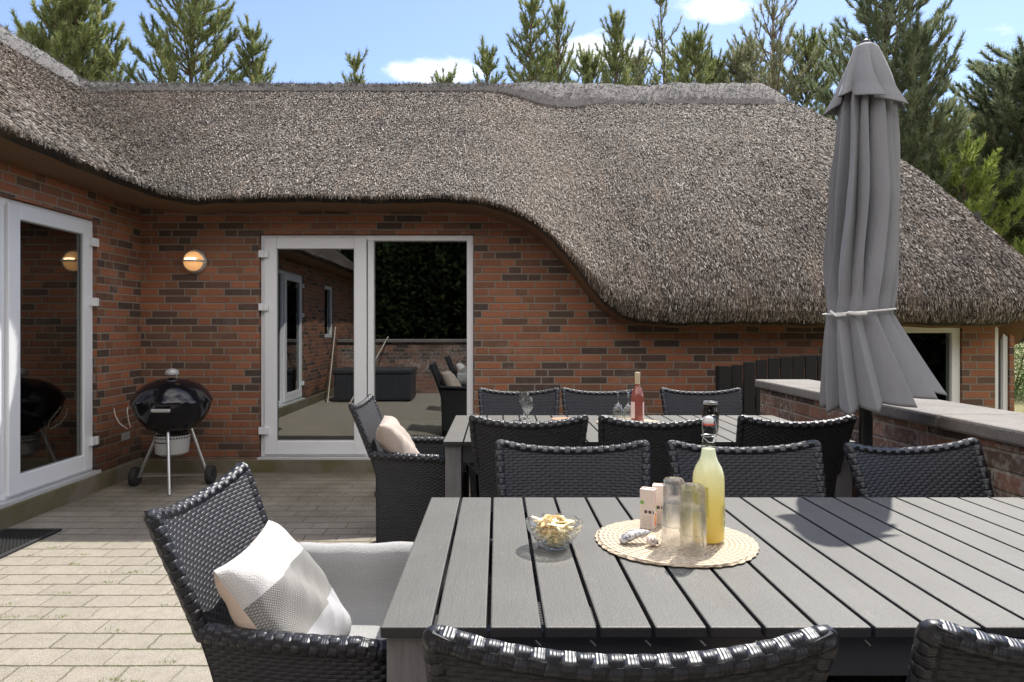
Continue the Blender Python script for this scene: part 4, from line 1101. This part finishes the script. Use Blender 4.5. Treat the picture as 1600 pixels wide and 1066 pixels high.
# ------------------------------------------------------------------ things on the back table
def wineglass(loc, flip, label, grp):
    mb = MB(); prof = [(.001, 0), (.033, .0005), (.034, .0025), (.012, .005), (.0045, .012), (.0038, .05), (.0045, .075), (.018, .086), (.031, .108), (.0345, .130), (.031, .158), (.029, .172), (.0278, .172), (.030, .158), (.0332, .130), (.0295, .108), (.016, .088), (.001, .082)]
    if flip: prof = [(r, .172-z) for r, z in prof]
    mb.lathe(prof, 28); o = mb.build('wine_glass', M['thin_glass'], None, smooth=True); o.location = loc; return tag(o, label, 'wine glass', grp)
wineglass((px(819, 4.12), 4.12, ZT), False, 'upright wine glass on the back table, farther of the upright pair', 'upright wine glasses'); wineglass((px(824, 3.78), 3.78, ZT), False, 'upright wine glass on the back table, nearer of the upright pair', 'upright wine glasses')
wineglass((px(966, 4.05), 4.05, ZM), True, 'upturned wine glass on its rim, left of the pair beside the rosé bottle', 'upturned wine glasses'); wineglass((px(982, 4.0), 4.0, ZM), True, 'upturned wine glass on its rim, touching the rosé bottle', 'upturned wine glasses')
rb = empty('rose_wine_bottle', (px(996, 3.88), 3.88, ZM), 0, 'rosé wine bottle with pale capsule and pink label on the back table', 'bottle')
mb = MB(); mb.lathe([(.001, 0), (.034, 0), (.0375, .005), (.0375, .155), (.034, .175), (.022, .20), (.0150, .22), (.0135, .262), (.0145, .264), (.0145, .27)], 32)
mr, tr_, br_ = new_mat('rose_wine'); setc(tr_, br_, (.42, .12, .09), .06); br_.inputs['Transmission Weight'].default_value = .35; br_.inputs['Coat Weight'].default_value = .5
mb.build('bottle_body', mr, rb, smooth=True)
mb = MB(); mb.lathe([(.0150, .228), (.0153, .27), (.0158, .272), (.0158, .295), (.001, .297)], 24); mb.build('capsule', plain('tan_capsule', (.62, .50, .33), .4), rb, smooth=True)
wrap(rb, 'wine_label', .0380, R(170), R(235), .03, .125, plain('pink_label', (.80, .62, .58), .6)); wrap(rb, 'rear_label', .0380, R(-50), R(10), .03, .125, bpy.data.materials['pink_label'])
mb = MB(); mb.lathe([(.001, 0), (.036, 0), (.042, .006), (.044, .03), (.046, .09), (.042, .118), (.036, .135), (.036, .152), (.0335, .152), (.0335, .135), (.0395, .116), (.0435, .09), (.0415, .03), (.038, .008), (.001, .006)], 36)
jar = empty('glass_jar', (px(1110, 3.62), 3.62, ZT), 0, 'smoky glass jar with a silver rim standing behind the yellow bottle', 'jar')
mb.build('jar_glass', M['smoke_glass'], jar, smooth=True); mb = MB(); mb.lathe([(.037, .148), (.0385, .150), (.0385, .162), (.036, .164), (.0345, .160), (.0345, .150)], 36); mb.build('jar_rim', M['steel'], jar, smooth=True)
mb = MB(); G = []
for i in range(17):
    t = i/16; wd = .016*math.sin(math.pi*t**.8)+.0005; G.append([(lerp(-.035, .035, t), wd*math.cos(2*math.pi*k/12), wd*.7*math.sin(2*math.pi*k/12)) for k in range(13)])
mb.grid(G); o = mb.build('sea_shell', plain('brown_shell', (.32, .25, .20), .5), None, smooth=True); o.location = (px(948, 3.86), 3.86, ZM+.011); tag(o, 'small brown sea shell on the placemat of the back table', 'shell')
mb = MB(); mb.lathe([(.001, 0), (.07, 0), (.075, .004), (.072, .012), (.001, .014)], 30); o = mb.build('coaster', plain('rust_coaster', (.36, .20, .12), .8, var=.5, scale=60, bump=.003), None, smooth=True); o.location = (px(880, 4.05), 4.05, ZT); tag(o, 'flat brownish coaster between the wine glasses on the back table', 'coaster')

# ------------------------------------------------------------------ mat, box, sticks
mb = MB(); x0, x1, y0, y1 = -3.17, -2.80, 3.52, 4.28
mb.box(x0, x1, y0, y0+.03, .001, .014); mb.box(x0, x1, y1-.03, y1, .001, .014); mb.box(x0, x0+.03, y0+.03, y1-.03, .001, .014); mb.box(x1-.03, x1, y0+.03, y1-.03, .001, .014)
mb.box(x0+.03, x1-.03, y0+.03, y1-.03, .001, .004)
yy = y0+.04; r_ = 0
while yy < y1-.05:
    xx = x0+.035+(r_ % 2)*.011
    while xx < x1-.045: mb.box(xx, xx+.014, yy, yy+.008, .004, .013); xx += .022
    yy += .016; r_ += 1
o = mb.build('doormat', M['rubber'], None); tag(o, 'black honeycomb rubber doormat before the left glass door', 'doormat')
sb = empty('storage_box', (-2.93, -.45, 0), 0, 'anthracite cushion storage box seen mirrored in the glass door', 'storage box')
mb = MB(); mb.box(0.02, 1.38, .02, .78, .03, .50)
for k in range(14): mb.box(.05+k*.094, .05+k*.094+.084, .78, .788, .06, .47)
mb.build('box_body', M['box_dark'], sb, bevel=.008); mb = MB(); mb.box(0, 1.4, 0, .80, .502, .585); mb.build('box_lid', M['box_dark'], sb, bevel=.02)
for (a, b, lb) in (((-3.18, -.9, 1.35), (-2.95, .62, .0), 'thin pale broomstick leaning on the left wall, mirrored in the glass door'), ((-2.2, -1.17, 1.15), (-2.55, .72, 0), 'thin pale rod leaning over the storage box, mirrored in the glass door')):
    mb = MB(); mb.tube([a, b], .012, 8); o = mb.build('broomstick', M['stick'], None, smooth=True); tag(o, lb, 'stick')

# weeds growing in the paving joints
rn = np.random.default_rng(5); V = []; A_ = []
for k in range(46):
    cx, cy = rn.uniform(-2.9, -.9), rn.choice([3.95-.1365*i for i in range(14)])+rn.uniform(-.01, .01); nb = rn.integers(10, 40)
    for q in range(nb):
        p = np.array([cx+rn.normal(0, .028), cy+rn.normal(0, .008), .0]); d = np.array([rn.normal(0, .5), rn.normal(0, .5), 1.0]); d /= np.linalg.norm(d); L = rn.uniform(.005, .014); s = np.array([rn.normal(), rn.normal(), 0]); s /= np.linalg.norm(s)+1e-6
        V += [p-s*.0018, p+s*.0018, p+d*L]; A_.append(rn.random())
tag(np_mesh('paving_weeds', np.array(V), None, [M['needle_lime']], None, np.array(A_), 3), kind='stuff')

# ------------------------------------------------------------------ trees
def pine(xp, ytop, Y, halfw, label, mat='needle', seed=0, up=.55, dens=1.0, zlow=2.4, gap=0.0, blade=.15, group='pines behind the house', X=None, HT=None, name='pine_tree', bw_=.019, nbr=6, step=.38, power=.8):
    rng = np.random.default_rng(seed); X = px(xp, Y) if X is None else X; zt = pz(ytop, Y); zb = -.5; Hh = zt-zb if HT is None else HT
    root = empty(name, (X, Y, zb), 0, label, 'tree', group)
    tb = MB(); lean = rng.normal(0, .02, 2)
    def axis(z): return np.array([lean[0]*z+.04*math.sin(z*1.3+seed), lean[1]*z, z])
    tb.tube([axis(Hh*i/12) for i in range(13)], [lerp(.13, .012, i/12) for i in range(13)], 7)
    V = []; A = []
    def needles(p0, p1, n, L):
        n = int(n*2.6)+1
        t = rng.random((n, 1)); pos = p0+(p1-p0)*t; ax = (p1-p0)/(np.linalg.norm(p1-p0)+1e-6)
        d = ax*rng.uniform(.5, 1.2, (n, 1))+rng.normal(0, .38, (n, 3))+np.array([0, 0, .15]); d /= np.linalg.norm(d, axis=1, keepdims=True)
        s = np.cross(d, rng.normal(0, 1, (n, 3))); s /= np.linalg.norm(s, axis=1, keepdims=True)+1e-6
        l = L*rng.uniform(.6, 1.15, (n, 1)); V.append(np.stack([pos-s*bw_*.5, pos+s*bw_*.5, pos+d*l], 1).reshape(-1, 3)); A.append(np.clip(rng.normal(.5, .2)+rng.normal(0, .12, n), 0, 1))
    def shoot(p0, d, L, w, n):
        d = d/np.linalg.norm(d); p1 = p0+d*L*.55; d2 = d+np.array([0, 0, up]); d2 /= np.linalg.norm(d2); p2 = p1+d2*L*.45
        tb.tube([p0, p1, p2], [w, w*.7, w*.3], 4, False); needles(p0+(p1-p0)*.2, p1, n//2, blade); needles(p1, p2+d2*.05, n//2+2, blade); return p1, p2
    # leader
    needles(axis(Hh*1.0-.75), axis(Hh), int(46*dens), blade*.8)
    z = Hh-.28
    while z > zlow:
        f = (Hh-z)/(Hh-zlow); R_ = halfw*min(1.0, (f**power)*1.15+.09); nb = nbr+int(rng.integers(-1, 2)); ph = rng.uniform(0, 6.28)
        for b in range(nb):
            if rng.random() < gap: continue
            a = ph+6.283*b/nb+rng.normal(0, .25); L = R_*rng.uniform(.65, 1.15); el = rng.uniform(.15, .5)+up*.5*(1-f)
            d = np.array([math.cos(a)*math.cos(el), math.sin(a)*math.cos(el), math.sin(el)]); p0 = axis(z+rng.normal(0, .05))
            m = max(2, int(L/.26)); prev = p0; pts = [p0]; dd = d.copy()
            for k in range(m):
                dd = dd+np.array([0, 0, up*.16]); dd /= np.linalg.norm(dd); nx_ = prev+dd*(L/m); pts.append(nx_)
                if k >= (1 if L > .8 else 0):
                    for s_ in (-1, 1):
                        if rng.random() < .9:
                            sd = dd*.7+np.cross(dd, [0, 0, 1])*s_*rng.uniform(.5, 1.0)+np.array([0, 0, rng.uniform(.0, .5)]); sl = rng.uniform(.18, .38)*min(1.25, .45+L*.4)
                            shoot(prev+(nx_-prev)*rng.random(), sd, sl, .008, int(15*dens*(sl/.28)))
                needles(prev, nx_, int(8*dens), blade) if k > 0 else None
                prev = nx_
            tb.tube(pts, [lerp(.022, .008, i/(len(pts)-1)) for i in range(len(pts))], 4, False)
            shoot(prev, dd, rng.uniform(.2, .4), .008, int(24*dens))
        z -= step*rng.uniform(.8, 1.2)
    tb.build('trunk', M['bark'], root, recalc=False)
    np_mesh('crown', np.concatenate(V), None, [M[mat]], root, np.concatenate(A), 3)
    return root
G1 = 'pines behind the house'
pine(30, 38, 17, .45, 'tip of a small pine peeping over the far left end of the thatch', seed=1, zlow=6.2, dens=.8)
pine(118, 8, 14.5, 1.6, 'broad bushy olive pine left of the tall conical one', 'needle', seed=2, up=.8, dens=2.2, zlow=3.4, power=.5, nbr=9, step=.26)
pine(290, -36, 15, 1.55, 'tall conical pine rising above the frame over the left roof valley', 'needle', seed=3, up=.6, dens=1.7, zlow=4.6, step=.28, power=.75, nbr=7)
pine(400, 50, 15, .62, 'slim young pine right of the tall conical one', 'needle', seed=4, up=.75, dens=1.1, zlow=4.6, step=.30)
pine(564, 96, 15, .26, 'thin sprig of a pine just showing over the middle of the ridge', 'needle', seed=5, up=.9, zlow=4.8, dens=.9)
pine(752, 70, 16, .62, 'short forked pine before the cloud, left of the tall pine group', 'needle', seed=6, up=1.0, dens=1.0, zlow=5.0, step=.33, nbr=5)
pine(830, 2, 16, .80, 'tall slender pine reaching the top edge, leftmost of the ridge group', 'needle', seed=7, up=.75, dens=1.25, zlow=5.0, step=.32)
pine(888, 22, 17, .95, 'many-tipped yellowish green pine right of the tall slender pine', 'needle', seed=8, up=1.1, dens=1.1, zlow=5.2, step=.36, nbr=5)
pine(970, 26, 16.5, .78, 'dark upright pine in front of the white cloud', 'needle', seed=9, up=1.0, dens=1.3, zlow=5.0, step=.32)
pine(1045, -2, 17, .80, 'sparse tall pine with candelabra arms against the cloud', 'needle', seed=10, up=1.1, dens=.85, gap=.25, zlow=5.2, step=.45, nbr=5)
pine(1092, 46, 17.5, .85, 'bushy pointed pine right of the candelabra pine', 'needle', seed=11, up=.8, dens=1.2, zlow=5.4, step=.30)
pine(1150, 78, 18.5, .8, 'low pale pine between two taller pines above the roof end', 'needle_pale', seed=21, up=.8, dens=1.1, zlow=5.6, step=.33)
pine(1215, 6, 16, 1.45, 'thin olive pine with long bare arms over the ridge end', 'needle_pale', seed=12, up=.95, dens=.75, gap=.2, zlow=4.6, step=.45, power=.6)
pine(1345, -60, 14, 1.65, 'large dark green pine right behind the top of the parasol', 'needle_dark', seed=13, up=.65, dens=1.5, zlow=3.4, step=.30, power=.55, nbr=8)
pine(1418, 55, 13.2, 1.15, 'dark leaning pine just right of the parasol cap', 'needle_dark', seed=14, up=.7, dens=1.6, zlow=2.6, step=.30, power=.9, nbr=7)
pine(1466, 190, 13.2, 1.0, 'small spiky pine in the dip right of the parasol', 'needle', seed=15, up=.7, dens=1.3, zlow=2.2, step=.30, power=.7)
pine(1512, 245, 12.5, 1.0, 'yellow-green young pine low above the sloping roof end', 'needle_lime', seed=16, up=.7, dens=1.4, zlow=2.0, step=.28, power=.6)
pine(1615, 95, 13.5, 1.75, 'big dark evergreen cut off by the right frame edge', 'needle_dark', seed=17, up=.35, dens=2.6, zlow=3.2, step=.22, power=.42, nbr=12)
pine(1750, 60, 17, 2.4, 'dark evergreen beyond the right frame edge', 'needle_dark', seed=18, up=.35, dens=1.5, zlow=3.4, step=.40, power=.45, nbr=8)
for k, (xp, yt, Y, hw, mt, lb) in enumerate((
        (700, 128, 18, .5, 'needle', 'low pine tip before the left cloud'),
        (855, 84, 18.5, .8, 'needle', 'low bushy pine filling behind the tall slender pine'),
        (928, 92, 19, .9, 'needle', 'low pine left of the dark upright pine'),
        (1008, 88, 19, .85, 'needle_pale', 'pale low pine at the foot of the candelabra pine'),
        (1068, 78, 19.5, .9, 'needle', 'low dense pine right of the candelabra pine'),
        (1128, 96, 19, .9, 'needle', 'rounded low pine before the large cloud gap'),
        (1180, 66, 19, 1.0, 'needle_pale', 'pale bushy pine left of the thin olive pine'),
        (1255, 70, 17.5, 1.3, 'needle', 'full green pine right of the thin olive pine'),
        (1445, 235, 15, 1.2, 'needle', 'green pine low between parasol and right evergreens'),
        (1550, 165, 16, 1.4, 'needle_dark', 'dark evergreen left of the one cut by the frame'),
        (1665, 235, 15, 1.7, 'needle_dark', 'lower dark evergreen just above the roof end'),
        (60, 70, 17, .9, 'needle', 'small yellowish pine left of the broad olive pine'))):
    pine(xp, yt, Y, hw, lb, mt, seed=70+k, up=.85 if k < 9 else .5, dens=1.4, zlow=max(1.8, pz(yt, Y)-3.2), step=.27, power=.6, nbr=7)
# rose bush by the lawn
def bush(loc, r, h, label, mat, flowers=0, seed=0, n=16000, leaf=.05, name='rose_bush'):
    rng = np.random.default_rng(seed); root = empty(name, loc, 0, label, 'bush')
    d = rng.normal(0, 1, (n, 3)); d /= np.linalg.norm(d, axis=1, keepdims=True); d[:, 2] = np.abs(d[:, 2]); rad = rng.random((n, 1))**.4*(1+.18*np.sin(d[:, :1]*9+seed)*np.cos(d[:, 1:2]*7+d[:, 2:]*6))
    pos = d*rad*np.array([r, r, h]); a = rng.normal(0, 1, (n, 3)); a /= np.linalg.norm(a, axis=1, keepdims=True); b = np.cross(a, rng.normal(0, 1, (n, 3))); b /= np.linalg.norm(b, axis=1, keepdims=True)
    V = np.stack([pos-a*leaf*.5, pos+b*leaf*.3, pos+a*leaf*.5, pos-b*leaf*.3], 1).reshape(-1, 3); np_mesh('foliage', V, None, [M[mat]], root, rng.random(n), 4)
    mb = MB()
    for k in range(7): a_ = k*.9; mb.tube([(0, 0, 0), (r*.3*math.cos(a_), r*.3*math.sin(a_), h*.4), (r*.55*math.cos(a_), r*.55*math.sin(a_), h*.8)], [.02, .015, .006], 5)
    mb.build('stems', M['bark'], root, recalc=False)
    for k in range(flowers):
        q = rng.normal(0, 1, 3); q /= np.linalg.norm(q); q[2] = abs(q[2]); q[1] = -abs(q[1]); p = q*np.array([r, r, h])*1.0; mb = MB(); mb.lathe([(.001, -.02), (.035, 0), (.045, .02), (.02, .03), (.001, .02)], 8, tuple(p)); mb.build('flower', M['petal'], root)
bush((13.6, 17.6, -.5), 1.6, 2.3, 'leafy rose bush with pink blooms beyond the house corner', 'leaf', 9, 3, 16000)
bush((17.5, 19.5, -.5), 1.9, 2.6, 'second leafy shrub right of the rose bush at the frame edge', 'leaf', 0, 4, 14000, name='garden_shrub')
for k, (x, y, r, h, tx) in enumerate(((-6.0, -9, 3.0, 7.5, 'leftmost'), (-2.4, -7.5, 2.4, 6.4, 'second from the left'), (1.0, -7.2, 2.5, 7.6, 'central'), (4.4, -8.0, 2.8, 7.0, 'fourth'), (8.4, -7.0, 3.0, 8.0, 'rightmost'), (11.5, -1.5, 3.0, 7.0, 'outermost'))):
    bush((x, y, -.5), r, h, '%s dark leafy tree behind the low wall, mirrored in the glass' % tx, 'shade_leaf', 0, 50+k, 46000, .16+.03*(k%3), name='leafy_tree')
# interior dining chair behind the left glass door
dc = empty('dining_chair', (-3.98, 5.62, .12), R(200), 'black dining chair with chrome legs indoors behind the left glass door', 'chair')
mb = MB(); mb.box(-.21, .21, -.2, .2, .43, .48); mb.build('seat', M['rubber'], dc, bevel=.015)
mb = MB(); mb.grid([[(lerp(-.2, .2, i/8), .2+.06*t-.03*(1-(i/4-1)**2), lerp(.46, .95, t)) for t in np.linspace(0, 1, 8)] for i in range(9)]); o = mb.build('backrest', M['rubber'], dc, smooth=True); o.modifiers.new('t', 'SOLIDIFY').thickness = .02
for (a, b) in ((-1, -1), (1, -1), (-1, 1), (1, 1)): mb = MB(); mb.tube([(a*.17, b*.15, .44), (a*.22, b*.24, .0)], .011, 8); mb.build('leg', M['steel'], dc, smooth=True)
